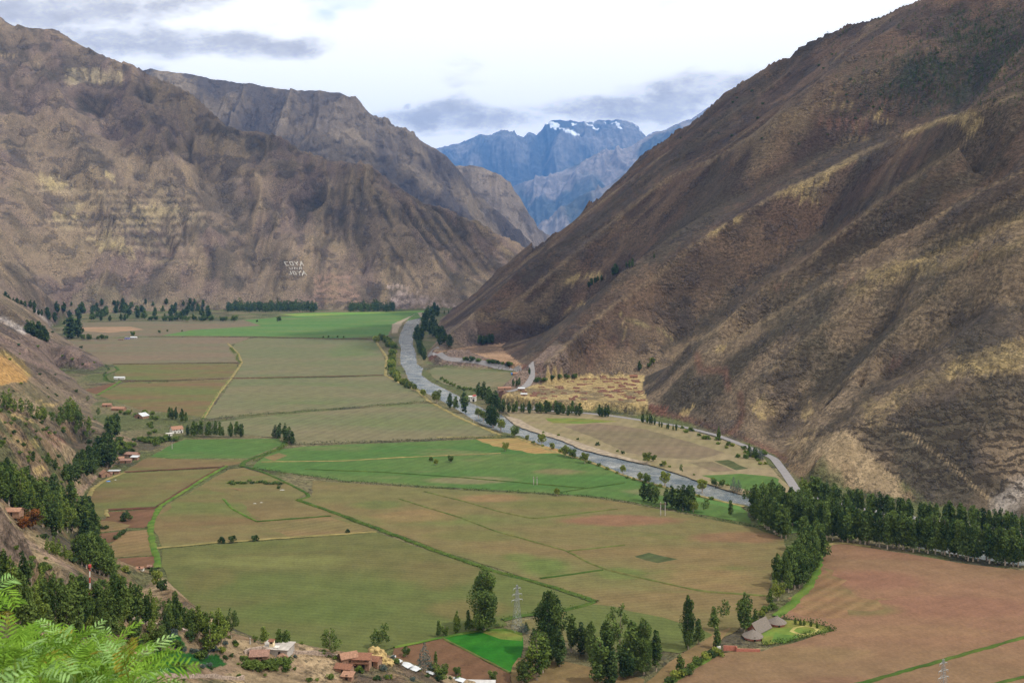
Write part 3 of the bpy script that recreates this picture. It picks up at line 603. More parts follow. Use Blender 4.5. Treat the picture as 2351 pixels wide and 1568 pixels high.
# ---------------------------------------------------------------- fields, verges, road, river
KA = .535
def field_mat(name, A, B, scale=.012, bias=.5, ang=.3, fur=.10, third=None, soft=.18, spots=()):
    m = bpy.data.materials.new(name); m.use_nodes = True; N = NT(m.node_tree); b = N.n['Principled BSDF']
    pos = N.node('ShaderNodeNewGeometry').outputs['Position']
    mp = N.node('ShaderNodeMapping'); N.l.new(pos, mp.inputs[0]); mp.inputs['Rotation'].default_value = (0, 0, ang); mp.inputs['Scale'].default_value = (.45, 1.5, 1)
    mp.inputs['Location'].default_value = (random.uniform(0, 900), random.uniform(0, 900), 0)
    n = N.noise(mp.outputs[0], scale, 5, .55); f = N.ramp(n, bias - soft, bias + soft)
    c = N.mix(f, srgb(*A, KA), srgb(*B, KA))
    if third: c = N.mix(N.ramp(N.noise(N.vmath('ADD', mp.outputs[0], (300., 40., 0.)), scale * 1.3, 4, .6), .54, .70, 0, .8), c, srgb(*third, KA))
    px_, py_, _z = N.sep(pos)
    for (sx, sy, srx, sry, sc_, amt) in spots:                # areas of the same field where the crop is thicker or the soil shows
        g_ = G(sx, sy); ax = srx * g_.y / F; ay = sry * g_.y ** 2 / (H * F)
        dd_ = N.math('SQRT', N.math('ADD', N.math('POWER', N.math('DIVIDE', N.math('SUBTRACT', px_, g_.x), ax), 2.0), N.math('POWER', N.math('DIVIDE', N.math('SUBTRACT', py_, g_.y), ay), 2.0)))
        dd_ = N.math('ADD', dd_, N.math('MULTIPLY', N.math('SUBTRACT', N.noise(pos, .02, 5, .65), .5), 1.6))
        c = N.mix(N.ramp(dd_, .55, 1.25, amt, 0), c, srgb(*sc_, KA))
    x, y, z = N.sep(mp.outputs[0]); big_ = N.math('SINE', N.math('MULTIPLY', x, .42))
    st = N.math('SINE', N.math('MULTIPLY', x, 1.25)); sp = N.noise(pos, .55, 4, .7); md = N.noise(pos, .07, 4, .6)
    k = N.math('ADD', N.math('ADD', N.math('MULTIPLY', st, fur * 1.1), N.math('MULTIPLY', big_, N.math('MULTIPLY', n, fur * .9))), N.math('ADD', N.ramp(sp, .25, .75, .86, 1.14), N.math('MULTIPLY', N.math('SUBTRACT', md, .5), .75)))
    c = N.mix(1.0, c, N.comb(k, k, k), 'MULTIPLY')
    N.put(b.inputs['Base Color'], c); b.inputs['Roughness'].default_value = .95; b.inputs['Specular IOR Level'].default_value = .08
    bp = N.node('ShaderNodeBump'); bp.inputs['Strength'].default_value = .5; bp.inputs['Distance'].default_value = .3; N.put(bp.inputs['Height'], sp); N.l.new(bp.outputs[0], b.inputs['Normal'])
    return m
nf = 0
def field(poly, mat, jit=1.0, name='field'):
    global nf; nf += 1
    w_ = [G(*p) for p in poly]; vs = []
    for a, b in zip(w_, w_[1:] + w_[:1]):
        L = (b - a).length; k = max(1, int(L / 9))
        for i in range(k):
            p = a.lerp(b, i / k); nrm = Vector((-(b - a).y, (b - a).x, 0)).normalized()
            vs.append((p + nrm * (random.uniform(-jit, jit) if i else 0)))
    bm = bmesh.new(); f = bm.faces.new([bm.verts.new((v.x, v.y, .08 + nf * .006)) for v in vs]); bmesh.ops.triangulate(bm, faces=[f])
    bmesh.ops.recalc_face_normals(bm, faces=bm.faces); me = bpy.data.meshes.new(name)
    if bm.faces and sum(f.normal.z for f in bm.faces) < 0: bmesh.ops.reverse_faces(bm, faces=bm.faces)
    bm.to_mesh(me); bm.free(); me.materials.append(mat); o = bpy.data.objects.new(name, me); C.objects.link(o); tag(o, kind='structure'); return o
TAN_, PINK_, GRN_, OLV_ = (150,122,86), (146,106,84), (98,120,58), (112,114,66)
F_brown = field_mat('ploughed_pink', (147,113,88), (137,112,84), .006, .50, .5, .018, (140,102,84), .12, spots=[(2200,1395,260,26,(142,102,84),.5), (2000,1330,130,22,(142,102,84),.6), (1960,1400,110,16,OLV_,.55), (1900,1360,60,25,(128,116,76),.7), (1800,1500,200,20,(140,120,84),.5), (2100,1450,200,16,(148,118,88),.5)])
F_olive = field_mat('olive_crop', (102,112,62), (114,108,68), .006, .52, 2.2, .05, (108,116,64), spots=[(600,1290,200,16,(126,128,76),.7), (1000,1320,130,30,(122,108,72),.6), (1080,1400,100,22,(124,112,72),.7), (700,1400,220,30,(96,112,58),.6), (480,1330,60,30,(114,106,66),.6), (900,1460,120,16,(104,110,62),.5)])
F_mid = field_mat('young_crop', (120,118,74), (132,114,78), .009, .49, .9, .05, (110,118,66), spots=[(1440,1195,170,13,PINK_,.8), (1680,1235,130,13,(140,104,80),.7), (1250,1300,60,22,GRN_,.7), (1190,1280,40,10,GRN_,.5), (950,1185,110,16,TAN_,.6), (1120,1145,80,10,TAN_,.8), (870,1160,70,12,(104,116,64),.7), (1640,1330,140,28,TAN_,.55), (1430,1318,60,14,GRN_,.5), (1250,1160,120,12,OLV_,.6), (1100,1230,120,14,OLV_,.6), (1560,1270,160,12,(140,118,80),.5), (600,1160,70,20,(120,104,72),.5)])
F_tan = field_mat('tan_soil', (144,118,84), (126,116,76), .012, .5, .4, .06)
F_green = field_mat('green_crop', (84,118,58), (102,122,66), .010, .54, .2, .04, (126,124,84), spots=[(1085,1103,110,8,(136,126,94),.8), (1280,1083,60,7,(136,120,88),.7), (1510,1130,70,9,(138,128,96),.7), (860,1112,90,6,(130,126,86),.5), (900,1030,90,8,(74,116,54),.6), (1450,1095,120,8,(78,120,56),.6), (700,1060,80,8,(82,116,56),.5)])
F_far = field_mat('grey_green_crop', (118,122,86), (132,124,94), .008, .5, .1, .05, (112,124,78), spots=[(820,800,60,20,(106,126,76),.5), (650,910,140,16,(126,124,88),.5), (950,970,150,14,(112,124,76),.5)])
F_far2 = field_mat('sprouting_soil', (124,120,92), (136,118,96), .007, .5, .6, .04, (130,108,90))
F_left = field_mat('olive_soil', (112,118,68), (130,106,76), .012, .52, .9, .05)
F_dark = field_mat('dark_soil', (128,94,72), (116,90,66), .02, .5, .2, .05)
F_vivid = field_mat('clover', (40,112,30), (58,124,36), .03, .5, .2, .06)
F_vivid2 = field_mat('far_meadow', (92,132,66), (110,138,76), .006, .5, .1, .04, (136,136,86))
F_lawn = field_mat('lawn', (110,136,58), (138,134,68), .05, .5)
F_sand = field_mat('river_flat', (160,144,114), (146,136,98), .012, .5, .1, .05, (142,124,100))
F_grey = field_mat('grey_field', (140,122,100), (128,118,90), .01, .5, .1, .05)
F_plot = field_mat('dark_plot', (80,92,56), (92,96,62), .05, .5)
# far end
field([(150,741),(330,738),(540,737),(690,735),(700,745),(560,766),(200,776),(150,765)], F_far2)
field([(180,752),(300,750),(330,757),(250,764),(190,760)], field_mat('pale_earth', (188,150,122), (160,136,104), .02), 2)
field([(560,735),(690,724),(800,720),(985,715),(975,728),(905,742),(890,770),(780,777),(580,772),(370,771),(440,758),(600,748)], F_vivid2)
field([(640,722),(700,719),(985,713.5),(982,716),(800,722),(690,727)], field_mat('lime_meadow', (112,166,70), (150,160,84), .01, .5))
field([(112,784),(340,774),(575,775),(535,790),(524,803),(540,820),(549,831),(240,837),(196,806)], F_far2)
field([(582,776),(784,780),(862,782),(868,795),(885,830),(882,860),(784,863),(540,866),(557,833),(552,815),(530,800),(540,790)], F_far)
field([(262,838),(547,835),(531,865),(400,872),(285,872),(262,862),(272,850)], F_left)
field([(282,879),(531,872),(462,958),(400,948),(320,940),(226,908)], F_left)
field([(188,896),(262,879),(270,880),(222,905)], F_dark)
field([(470,962),(537,872),(784,867),(884,864),(920,882),(972,913),(980,920),(917,926),(700,942),(540,955)], F_far)
field([(500,970),(560,961),(700,947),(917,931),(990,926),(1040,945),(1080,966),(1125,988),(1150,998),(1100,1004),(784,1016),(684,1020),(655,1006),(560,998),(500,992)], F_far)
# left of the centre
field([(345,1048),(400,1018),(425,1009),(640,1007),(654,1020),(610,1036),(570,1052),(400,1053)], F_green)
field([(240,1118),(250,1100),(300,1072),(340,1050),(400,1054),(566,1054),(545,1066),(515,1071),(290,1082)], F_left)
field([(212,1122),(240,1102),(285,1086),(516,1074),(460,1102),(410,1133),(364,1162),(245,1170),(240,1187),(216,1187),(206,1160)], F_left)
field([(247,1175),(362,1168),(346,1203),(330,1212),(250,1210),(214,1202),(214,1194),(242,1192)], F_dark)
field([(214,1196),(250,1196),(300,1206),(285,1216),(205,1224),(200,1212)], F_tan)
field([(196,1228),(286,1219),(270,1240),(235,1250),(205,1240)], F_dark)
field([(250,1252),(292,1220),(340,1216),(350,1252),(357,1274),(262,1280)], F_tan)
field([(262,1283),(357,1277),(362,1302),(330,1306),(272,1304)], F_dark)
field([(372,1256),(356,1222),(350,1204),(372,1168),(420,1140),(524,1078),(560,1074),(600,1086),(640,1101),(700,1134),(684,1146),(700,1155),(862,1218),(784,1225),(500,1244),(430,1252)], F_mid)
field([(400,1150),(460,1118),(540,1140),(600,1196),(480,1212),(372,1210),(368,1190)], F_left, 3)
field([(600,1200),(756,1186),(770,1192),(860,1216),(780,1224),(660,1232),(620,1215)], F_tan, 3)
field([(520,1118),(560,1124),(545,1126),(575,1130),(535,1122)], F_tan)
# green belt along the river
field([(580,1074),(606,1046),(640,1032),(700,1025),(784,1021),(1150,1007),(1215,1016),(1262,1034),(1322,1053),(1380,1072),(1426,1092),(1475,1107),(1530,1122),(1596,1139),(1700,1162),(1716,1176),(1725,1203),(1567,1174),(1450,1152),(1350,1138),(1164,1127),(944,1115),(784,1103)], F_green)
field([(1092,1008),(1190,1006),(1262,1027),(1310,1040),(1230,1042),(1130,1024)], field_mat('dry_grass', (178,142,92), (158,140,88), .03), 2)
field([(606,1050),(640,1040),(660,1046),(630,1058)], F_tan)
field([(1440,1158),(1567,1180),(1640,1197),(1600,1200),(1480,1176)], F_dark, 1.5)
field([(1536,1126),(1600,1142),(1700,1162),(1702,1172),(1600,1150),(1520,1120)], F_vivid2)
# the great middle field and its lots
field([(716,1104),(944,1119),(1164,1131),(1350,1142),(1450,1157),(1567,1180),(1734,1212),(1800,1238),(1806,1262),(1770,1320),(1765,1390),(1690,1450),(1600,1485),(1400,1490),(1290,1470),(1170,1432),(1280,1410),(1372,1384),(1230,1333),(1000,1260),(870,1210),(690,1147),(716,1141)], F_mid)



field([(1456,1278),(1490,1269),(1556,1284),(1510,1293)], F_plot)

field([(1300,1395),(1370,1388),(1560,1430),(1640,1460),(1560,1500),(1420,1490),(1300,1450)], F_olive, 3)
field([(374,1262),(430,1256),(784,1229),(864,1222),(1000,1269),(1130,1314),(1230,1341),(1362,1385),(1280,1404),(1200,1413),(1155,1424),(1165,1436),(1020,1462),(905,1486),(840,1510),(700,1520),(560,1500),(470,1425),(395,1345),(370,1300)], F_olive)
field([(905,1489),(1014,1467),(1172,1547),(1180,1640),(1000,1640),(900,1530)], F_dark); field([(1016,1466),(1100,1452),(1160,1447),(1200,1462),(1196,1508),(1172,1543)], F_vivid)
field([(1100,1450),(1160,1445),(1200,1460),(1198,1472),(1150,1468)], F_lawn)
field([(1172,1548),(1190,1510),(1300,1520),(1400,1540),(1480,1560),(1440,1640),(1180,1640)], F_tan); field([(1480,1570),(1560,1505),(1640,1455),(1680,1440),(1650,1480),(1560,1540),(1500,1610)], F_tan)
# right of the tree row
field([(1570,1549),(1640,1503),(1690,1496),(1745,1497),(1915,1449),(1900,1438),(1782,1417),(1812,1400),(1855,1358),(1878,1315),(1888,1268),(1905,1250),(1940,1249),(2234,1297),(2351,1310),(2960,1430),(2960,1800),(1450,1800),(1490,1620)], F_brown)
field([(1810,1400),(1855,1358),(1880,1300),(1960,1370),(2060,1375),(1900,1420)], field_mat('olive_corner', (126,116,76), (146,114,84), .02), 8)
field([(2165,1525),(2351,1470),(2700,1365),(2960,1440),(2960,1800),(1890,1800),(1990,1572)], F_brown)
# beyond the river
field([(986,850),(1000,844),(1100,850),(1165,854),(1178,866),(1172,884),(1122,893),(1060,893),(1018,882),(992,866)], F_far)
field([(1160,945),(1220,943),(1300,950),(1400,952),(1500,968),(1600,992),(1690,1020),(1750,1048),(1780,1085),(1822,1128),(1790,1140),(1735,1140),(1697,1134),(1604,1105),(1524,1077),(1424,1049),(1354,1035),(1304,1013),(1221,988),(1188,975)], F_sand)
field([(1293,979),(1370,972),(1480,985),(1560,1008),(1665,1040),(1600,1056),(1520,1052),(1440,1040),(1370,1008)], F_grey)
field([(1640,1059),(1672,1056),(1718,1076),(1690,1080)], F_plot); field([(1580,1062),(1634,1060),(1686,1082),(1640,1084)], F_grey)
field([(1610,1092),(1700,1088),(1780,1096),(1800,1118),(1778,1132),(1735,1130),(1660,1112)], F_green, 2); field([(1250,960),(1340,962),(1420,968),(1330,973),(1270,972)], F_lawn, 2)
field([(1722,1160),(1800,1170),(1830,1190),(1900,1215),(1820,1225),(1740,1205)], F_green)
# the round garden
field([(1745,1456),(1790,1424),(1850,1426),(1902,1441),(1910,1449),(1850,1462),(1770,1480),(1752,1480)], F_lawn)
field([(1812,1450),(1822,1441),(1850,1436),(1875,1441),(1884,1449),(1866,1457),(1835,1459)], field_mat('ring_path', (190,178,110), (170,162,98), .1)); field([(1822,1449),(1830,1442),(1850,1439),(1868,1443),(1874,1449),(1860,1455),(1838,1456)], F_lawn)
field([(1770,1474),(1780,1454),(1808,1458),(1838,1462),(1800,1478)], field_mat('mown_grass', (96,128,56), (104,130,60), .1))

def simple_mat(name, c, rough=.9, spec=.1, var=.15, scale=.5, metal=0.0, emit=None):
    m = bpy.data.materials.new(name); m.use_nodes = True; N = NT(m.node_tree); b = N.n['Principled BSDF']
    tcn = N.node('ShaderNodeTexCoord').outputs['Object']; n = N.noise(tcn, scale, 4, .6); k = N.ramp(n, .3, .7, 1 - var, 1 + var)
    N.put(b.inputs['Base Color'], N.mix(1.0, c, N.comb(k, k, k), 'MULTIPLY')); b.inputs['Roughness'].default_value = rough
    b.inputs['Specular IOR Level'].default_value = spec; b.inputs['Metallic'].default_value = metal; return m
def path_pts(pts, step=5.0, on=True, z=0.0):
    """densify a photo polyline on the ground"""
    w_ = [(hit(*p) or G(*p)) if on else G(*p, z) for p in pts]; out = []
    for a, b in zip(w_, w_[1:]):
        k = max(1, int((b - a).length / step)); out += [a.lerp(b, i / k) for i in range(k)]
    return out + [w_[-1]]
def ribbon(name, pts, width, mat, lift=.3, height=0.0, rough=0.0, on=True, step=5.0, smooth_n=3, cross=4):
    q = path_pts(pts, step, on); A = np.array([tuple(p) for p in q])
    for _ in range(smooth_n):
        if len(A) > 3: A[1:-1] = (A[:-2] + A[1:-1] * 2 + A[2:]) / 4
    d_ = np.gradient(A, axis=0) if len(A) > 1 else np.ones_like(A); n_ = np.stack([-d_[:, 1], d_[:, 0]], 1); n_ /= np.linalg.norm(n_, axis=1)[:, None] + 1e-9
    vs = []; m = len(A)
    for i in range(m):
        for k in range(cross + 1):
            t = k / cross * 2 - 1; wv = width / 2 * (1 + (random.uniform(-rough, rough) if rough else 0))
            x, y = A[i, 0] + n_[i, 0] * wv * t, A[i, 1] + n_[i, 1] * wv * t
            gz = max(ground_z(x, y), 0) if on else 0
            vs.append((x, y, gz + lift + height * (1 - t * t) * (1 + (random.uniform(-.4, .4) if rough else 0))))
    fs = [(i * (cross + 1) + k, i * (cross + 1) + k + 1, (i + 1) * (cross + 1) + k + 1, (i + 1) * (cross + 1) + k) for i in range(m - 1) for k in range(cross)]
    return mesh_obj(name, vs, fs, mat, smooth=True)
M_verge = field_mat('verge_grass', (66,94,38), (92,110,48), .05, .5); M_verge_b = field_mat('bright_verge', (86,120,46), (112,132,58), .05, .5); M_vtan = field_mat('dry_verge', (176,158,104), (140,132,84), .05, .5)
M_vdark = field_mat('earth_bank', (112,76,62), (96,74,54), .05, .5); M_vthin = field_mat('thin_verge', (100,116,60), (118,116,66), .05)
def verge(pts, w_, mat, h=.5, l=.35): o = ribbon('grass_verge', pts, w_, mat, l, h, .35, on=False, step=4, smooth_n=2); tag(o, kind='stuff', label='narrow strip of grass dividing the fields'); return o
for pts, w_, m_ in [([(683,1148),(760,1175),(870,1215),(1000,1265),(1130,1310),(1230,1337),(1300,1358),(1370,1382)], 4.4, M_verge), ([(555,1070),(600,1082),(640,1100),(700,1130),(713,1141),(683,1148)], 3, M_verge),
 ([(917,1146),(1067,1192),(1134,1219),(1304,1266),(1350,1292),(1394,1309),(1567,1349),(1617,1359),(1764,1369)], 2.2, M_vthin), ([(974,1129),(1067,1152),(1150,1176),(1224,1192),(1417,1169)], 2.0, M_vthin), ([(1240,1329),(1384,1309)], 2.4, M_verge),
 ([(1154,1424),(1200,1413),(1280,1406),(1364,1384)], 3.4, M_verge), ([(1304,1266),(1434,1252)], 1.8, M_vthin), ([(520,1070),(470,1098),(420,1130),(367,1162),(345,1206),(350,1252),(362,1279),(361,1305)], 4.2, M_verge_b),
 ([(514,1070),(464,1098),(412,1130),(360,1164)], 3.0, M_vdark), ([(360,1166),(300,1168),(245,1171)], 5.5, M_vdark), ([(245,1171),(242,1180),(248,1188)], 3, M_vtan), ([(285,1084),(400,1078),(516,1072)], 4.5, M_vdark),
 ([(467,960),(500,906),(533,866),(555,833),(547,812),(523,789)], 4.6, M_vtan), ([(465,962),(498,908),(531,868)], 3.0, M_verge_b), ([(260,836),(547,833)], 3.5, M_vdark), ([(277,876),(400,874),(533,869),(784,864),(880,861)], 4.0, M_vdark),
 ([(340,773),(580,773.5),(784,778),(865,779)], 5, M_vdark), ([(277,876),(223,908)], 5, M_verge_b), ([(600,1061),(784,1059),(917,1051),(1150,1041)], 2.4, M_vtan), ([(700,1078),(867,1084),(1050,1096),(1350,1122)], 2.0, M_verge), ([(1284,1131),(1434,1109)], 2.0, M_verge),
 ([(513,1146),(533,1169),(590,1198)], 2.4, M_verge_b), ([(590,1198),(760,1185)], 2.0, M_verge), ([(360,1259),(500,1246),(784,1227),(864,1221)], 3, M_vtan), ([(1900,1590),(1984,1568),(2167,1516),(2351,1464),(2700,1362)], 2.8, M_verge), ([(2200,1596),(2300,1567),(2351,1555),(2600,1490)], 2.4, M_verge),
 ([(1480,1610),(1567,1546),(1650,1499)], 4.4, M_verge_b), ([(1778,1416),(1808,1397),(1850,1356),(1875,1313),(1885,1263)], 5.0, M_verge_b), ([(1885,1263),(1900,1250),(1934,1246),(2000,1256)], 4.5, M_vtan), ([(905,1487),(960,1476),(1015,1464),(1100,1449),(1160,1444),(1200,1458)], 2.2, M_verge_b),
 ([(1163,1098),(1016,1466),(1172,1546)][1:], 1.5, M_vthin), ([(660,1010),(640,1030),(600,1045),(560,1060),(556,1072)], 5, M_verge), ([(1150,1000),(1060,962),(985,922),(960,898),(920,880),(885,862)], 5, M_vtan), ([(885,862),(888,820),(868,792),(862,780)], 5, M_vtan),
 ([(1185,1005),(1264,1035),(1324,1051),(1380,1070),(1428,1090),(1476,1105),(1532,1120),(1600,1137),(1710,1164)], 3.5, M_vtan), ([(205,1140),(212,1122),(240,1103),(285,1086)], 4, M_vtan), ([(265,842),(272,850),(242,862),(240,872),(262,878)], 5, M_verge), ([(1000,1005),(1150,1003)], 2.5, M_vtan)]:
    verge(pts, w_, m_)
# river: rippled shallow water with a few pale riffles
def river_mat():
    m = bpy.data.materials.new('river_water'); m.use_nodes = True; N = NT(m.node_tree); b = N.n['Principled BSDF']
    pos = N.node('ShaderNodeNewGeometry').outputs['Position']; n = N.noise(pos, .035, 6, .7)
    c = N.mix(N.ramp(n, .38, .62), (.065,.085,.097), (.17,.175,.165)); r = N.noise(pos, .5, 4, .7)
    c = N.mix(N.ramp(N.math('ADD', N.math('MULTIPLY', n, .5), N.math('MULTIPLY', r, .5)),   .57, .64, 0, .8), c, (.42, .45, .47))
    N.put(b.inputs['Base Color'], c); b.inputs['Roughness'].default_value = .24; b.inputs['Specular IOR Level'].default_value = .26; b.inputs['IOR'].default_value = 1.33
    bp = N.node('ShaderNodeBump'); bp.inputs['Strength'].default_value = .6; bp.inputs['Distance'].default_value = .35
    N.put(bp.inputs['Height'], N.math('ADD', r, N.noise(pos, 1.7, 2, .5))); N.l.new(bp.outputs[0], b.inputs['Normal']); return m
rv = [G(p[0], p[1]) for p in river_left + river_right]; bm = bmesh.new()
f = bm.faces.new([bm.verts.new((v.x, v.y, -.55)) for v in rv]); bmesh.ops.triangulate(bm, faces=[f]); bmesh.ops.recalc_face_normals(bm, faces=bm.faces)
if sum(f.normal.z for f in bm.faces) < 0: bmesh.ops.reverse_faces(bm, faces=bm.faces)
me = bpy.data.meshes.new('river'); bm.to_mesh(me); bm.free(); me.materials.append(river_mat()); ro = bpy.data.objects.new('river', me); C.objects.link(ro); tag(ro, kind='structure')
M_gravel = simple_mat('gravel', srgb(176,160,138,KA), var=.3, scale=.2)
field([(1157,955),(1190,962),(1230,984),(1290,1003),(1370,1030),(1430,1048),(1500,1066),(1478,1066),(1410,1050),(1340,1034),(1290,1012),(1217,990),(1184,977)], M_gravel, 1, 'gravel_bar')
field([(958,718),(1000,716),(1000,722),(975,732),(966,728)], M_gravel, 2, 'gravel_bar'); field([(948,724),(900,745),(900,765),(911,765),(925,740),(957,719)], M_gravel, 3, 'gravel_bar')
# the valley road and its painted edges
M_road = simple_mat('asphalt', srgb(150,146,146,.62), var=.1, scale=.3)
M_line = simple_mat('road_paint', (.75,.75,.72))
for rp in ([(2700,1290),(2420,1240),(2300,1213),(2067,1186),(1934,1160),(1887,1148),(1857,1140),(1827,1124),(1802,1086),(1776,1052),(1710,1024),(1647,1000),(1567,980),(1484,967),(1404,955),(1334,948),(1260,944),(1180,935)],
           [(1168,900),(1197,893),(1213,880),(1224,864),(1222,853),(1190,843),(1100,831),(1020,824),(986,816),(990,806),(1005,800)]):
    r_ = ribbon('road', rp, 8.0, M_road, .45, 0, 0, True, 4, 6, 4); tag(r_, kind='structure')
    for s in (-1, 1): pass
for rp in ([(1500,1590),(1574,1508),(1630,1474),(1684,1437)], [(1050,1600),(1100,1568)]):
    tag(ribbon('path', rp, 4.0, field_mat('dirt_path', (172,140,118), (150,124,98), .1), .12, 0, .1, False, 4, 3, 4), kind='structure')
# ---------------------------------------------------------------- vegetation
def leaf_mat(name, A, B, k=1.0):
    m = bpy.data.materials.new(name); m.use_nodes = True; N = NT(m.node_tree); N.n.clear()
    at = N.node('ShaderNodeAttribute', attribute_name='hue').outputs['Fac']; oi = N.node('ShaderNodeObjectInfo').outputs['Random']
    c = N.mix(N.math('MULTIPLY_ADD', oi, .55, N.math('MULTIPLY_ADD', at, .85, -.15), clamp=True), A, B)
    c = N.mix(1.0, c, N.comb(k, k, k), 'MULTIPLY')
    df = N.node('ShaderNodeBsdfDiffuse'); N.put(df.inputs[0], c); tr = N.node('ShaderNodeBsdfTranslucent'); N.put(tr.inputs[0], c)
    ms = N.node('ShaderNodeMixShader'); ms.inputs[0].default_value = .25; N.l.new(df.outputs[0], ms.inputs[1]); N.l.new(tr.outputs[0], ms.inputs[2])
    o = N.node('ShaderNodeOutputMaterial'); N.l.new(ms.outputs[0], o.inputs[0]); return m
L_euc = leaf_mat('eucalyptus_leaf', (.030,.056,.018), (.125,.175,.045)); L_dark = leaf_mat('dark_leaf', (.022,.044,.018), (.085,.125,.040))
L_lime = leaf_mat('willow_leaf', (.085,.115,.024), (.24,.27,.055)); L_green = leaf_mat('green_leaf', (.050,.085,.022), (.14,.19,.045)); L_rust = leaf_mat('rust_leaf', (.07,.05,.02), (.30,.10,.03))
L_euc_y = leaf_mat('young_eucalyptus_leaf', (.050,.085,.018), (.17,.22,.045)); L_blue = leaf_mat('agave_leaf', (.06,.085,.075), (.12,.15,.13))
M_bark = simple_mat('bark', (.34,.28,.22), scale=1.5, var=.3)
def leaf_quads(cen, rad, n, size, rng, flat=1.0):
    """n leaf sprays filling an ellipsoid shell"""
    v = rng.normal(size=(n, 3)); v /= np.linalg.norm(v, axis=1)[:, None]; r = rng.uniform(.35, 1.0, n) ** .5
    p = np.array(cen) + v * r[:, None] * np.array(rad)
    a = rng.normal(size=(n, 3)); a[:, 2] *= flat; a /= np.linalg.norm(a, axis=1)[:, None]
    b = np.cross(a, rng.normal(size=(n, 3))); b /= np.linalg.norm(b, axis=1)[:, None]
    s = size * rng.uniform(.6, 1.25, n)[:, None]
    q = np.stack([p - a * s, p + b * s * .62, p + a * s, p - b * s * .62], 1)
    return q
def crown_mesh(name, clumps, size, rng, mat, per=60):
    Q, Hh = [], []
    for c_, r_ in clumps:
        n = max(8, int(per * (r_[0] * r_[1] * r_[2]) ** (2 / 3) / size ** 2 * .11)); n = min(n, 260)
        q = leaf_quads(c_, r_, n, size, rng); Q.append(q)
        hv = rng.uniform(0, 1); Hh.append(np.clip(np.repeat(hv + rng.normal(0, .16, n), 4), 0, 1))
    Q = np.concatenate(Q); Hh = np.concatenate(Hh); n = len(Q)
    me = bpy.data.meshes.new(name); me.vertices.add(n * 4); me.vertices.foreach_set('co', Q.astype(np.float32).ravel())
    me.loops.add(n * 4); me.loops.foreach_set('vertex_index', np.arange(n * 4, dtype=np.int32)); me.polygons.add(n)
    me.polygons.foreach_set('loop_start', np.arange(0, n * 4, 4, dtype=np.int32)); me.polygons.foreach_set('loop_total', np.full(n, 4, np.int32)); me.update(calc_edges=True)
    me.attributes.new('hue', 'FLOAT', 'POINT').data.foreach_set('value', Hh.astype(np.float32)); me.materials.append(mat); return me
def tube(bm, pts, radii, n=6):
    rings = []
    for i, p in enumerate(pts):
        d_ = (Vector(pts[min(i + 1, len(pts) - 1)]) - Vector(pts[max(i - 1, 0)])).normalized(); a = d_.orthogonal().normalized(); b = d_.cross(a)
        rings.append([bm.verts.new(Vector(p) + (a * math.cos(t) + b * math.sin(t)) * radii[i]) for t in [2 * math.pi * k / n for k in range(n)]])
    for r0, r1 in zip(rings, rings[1:]):
        for k in range(n): bm.faces.new((r0[k], r0[(k + 1) % n], r1[(k + 1) % n], r1[k]))
def trunk_mesh(name, h, r, clumps, rng, top=.9, lean=0.03):
    bm = bmesh.new(); pts = [Vector((math.sin(t * 4) * lean * h * .4, math.cos(t * 3) * lean * h * .3 - lean * h * .3, t * h * top)) for t in np.linspace(0, 1, 7)]
    pts[0].z = -.6
    tube(bm, pts, [r * (1.25 - 1.1 * t) if t > 0 else r * 1.5 for t in np.linspace(0, 1, 7)], 7)
    for c_, _ in clumps[::1]:
        c_ = Vector(c_); z0 = max(.12 * h, c_.z - (abs(c_.x) + abs(c_.y)) * 1.1 - .06 * h); t = min(z0 / (h * top), .95); k = t * 6; i = int(k); s = pts[i].lerp(pts[min(i + 1, 6)], k - i)
        if (c_ - s).length > .04 * h: tube(bm, [s, s.lerp(c_, .5) + Vector((0, 0, -.02 * h)), c_], [r * .42 * (1.1 - t), r * .3 * (1.1 - t), r * .12], 5)
    me = bpy.data.meshes.new(name); bm.to_mesh(me); bm.free(); me.materials.append(M_bark); return me
PROTO = {}
def proto(key, kind, h, clumps, size, seed, mat, r, per=60, top=.9):
    rng = np.random.default_rng(seed); PROTO[key] = (kind, h, crown_mesh('crown', clumps, size, rng, mat, per), trunk_mesh('trunk', h, r, clumps, rng, top))
def env_clumps(h, wd, seed, n, lo=.16, hi=.98, top=.35, rag=.3, rs=.5, fill=.55):
    """clumps scattered in a tapering column; wd = greatest half width"""
    rng = np.random.default_rng(seed); out = []
    for i in range(n):
        t = lo + (hi - lo) * (i + rng.uniform(0, 1)) / n; e = math.sin(math.pi * min(1, max(.02, ((t - lo) / (hi - lo)) ** .75 * .86 + .1))) ** .75
        R_ = wd * e * (1 + rng.uniform(-rag, rag)); a = rng.uniform(0, 6.283) if i % 2 else (out and last + 3.14 + rng.uniform(-.8, .8)) or 0; last = a
        q = rng.uniform(.1, 1) ** .6 * R_ * fill; s = max(R_, wd * .3) * rs * rng.uniform(.75, 1.2)
        out.append(((math.cos(a) * q, math.sin(a) * q, t * h), (s, s, s * rng.uniform(1.1, 1.9))))
    return out
for i in range(5): proto(f'row{i}', 'eucalyptus_tree', 20, env_clumps(20, 4.2, 100 + i, 18, .17, .97, rag=.38, rs=.52), .62, i, L_euc, .32, 75)
for i in range(4): proto(f'dark{i}', 'eucalyptus_tree', 20, env_clumps(20, 3.9, 200 + i, 16, .10, .97, rag=.38, rs=.58), .62, 20 + i, L_dark, .32, 75)
for i in range(4): proto(f'young{i}', 'eucalyptus_tree', 20, env_clumps(20, 3.4, 300 + i, 16, .14, .97, rag=.4, rs=.55, fill=.7), .55, 40 + i, L_euc_y, .28, 65)
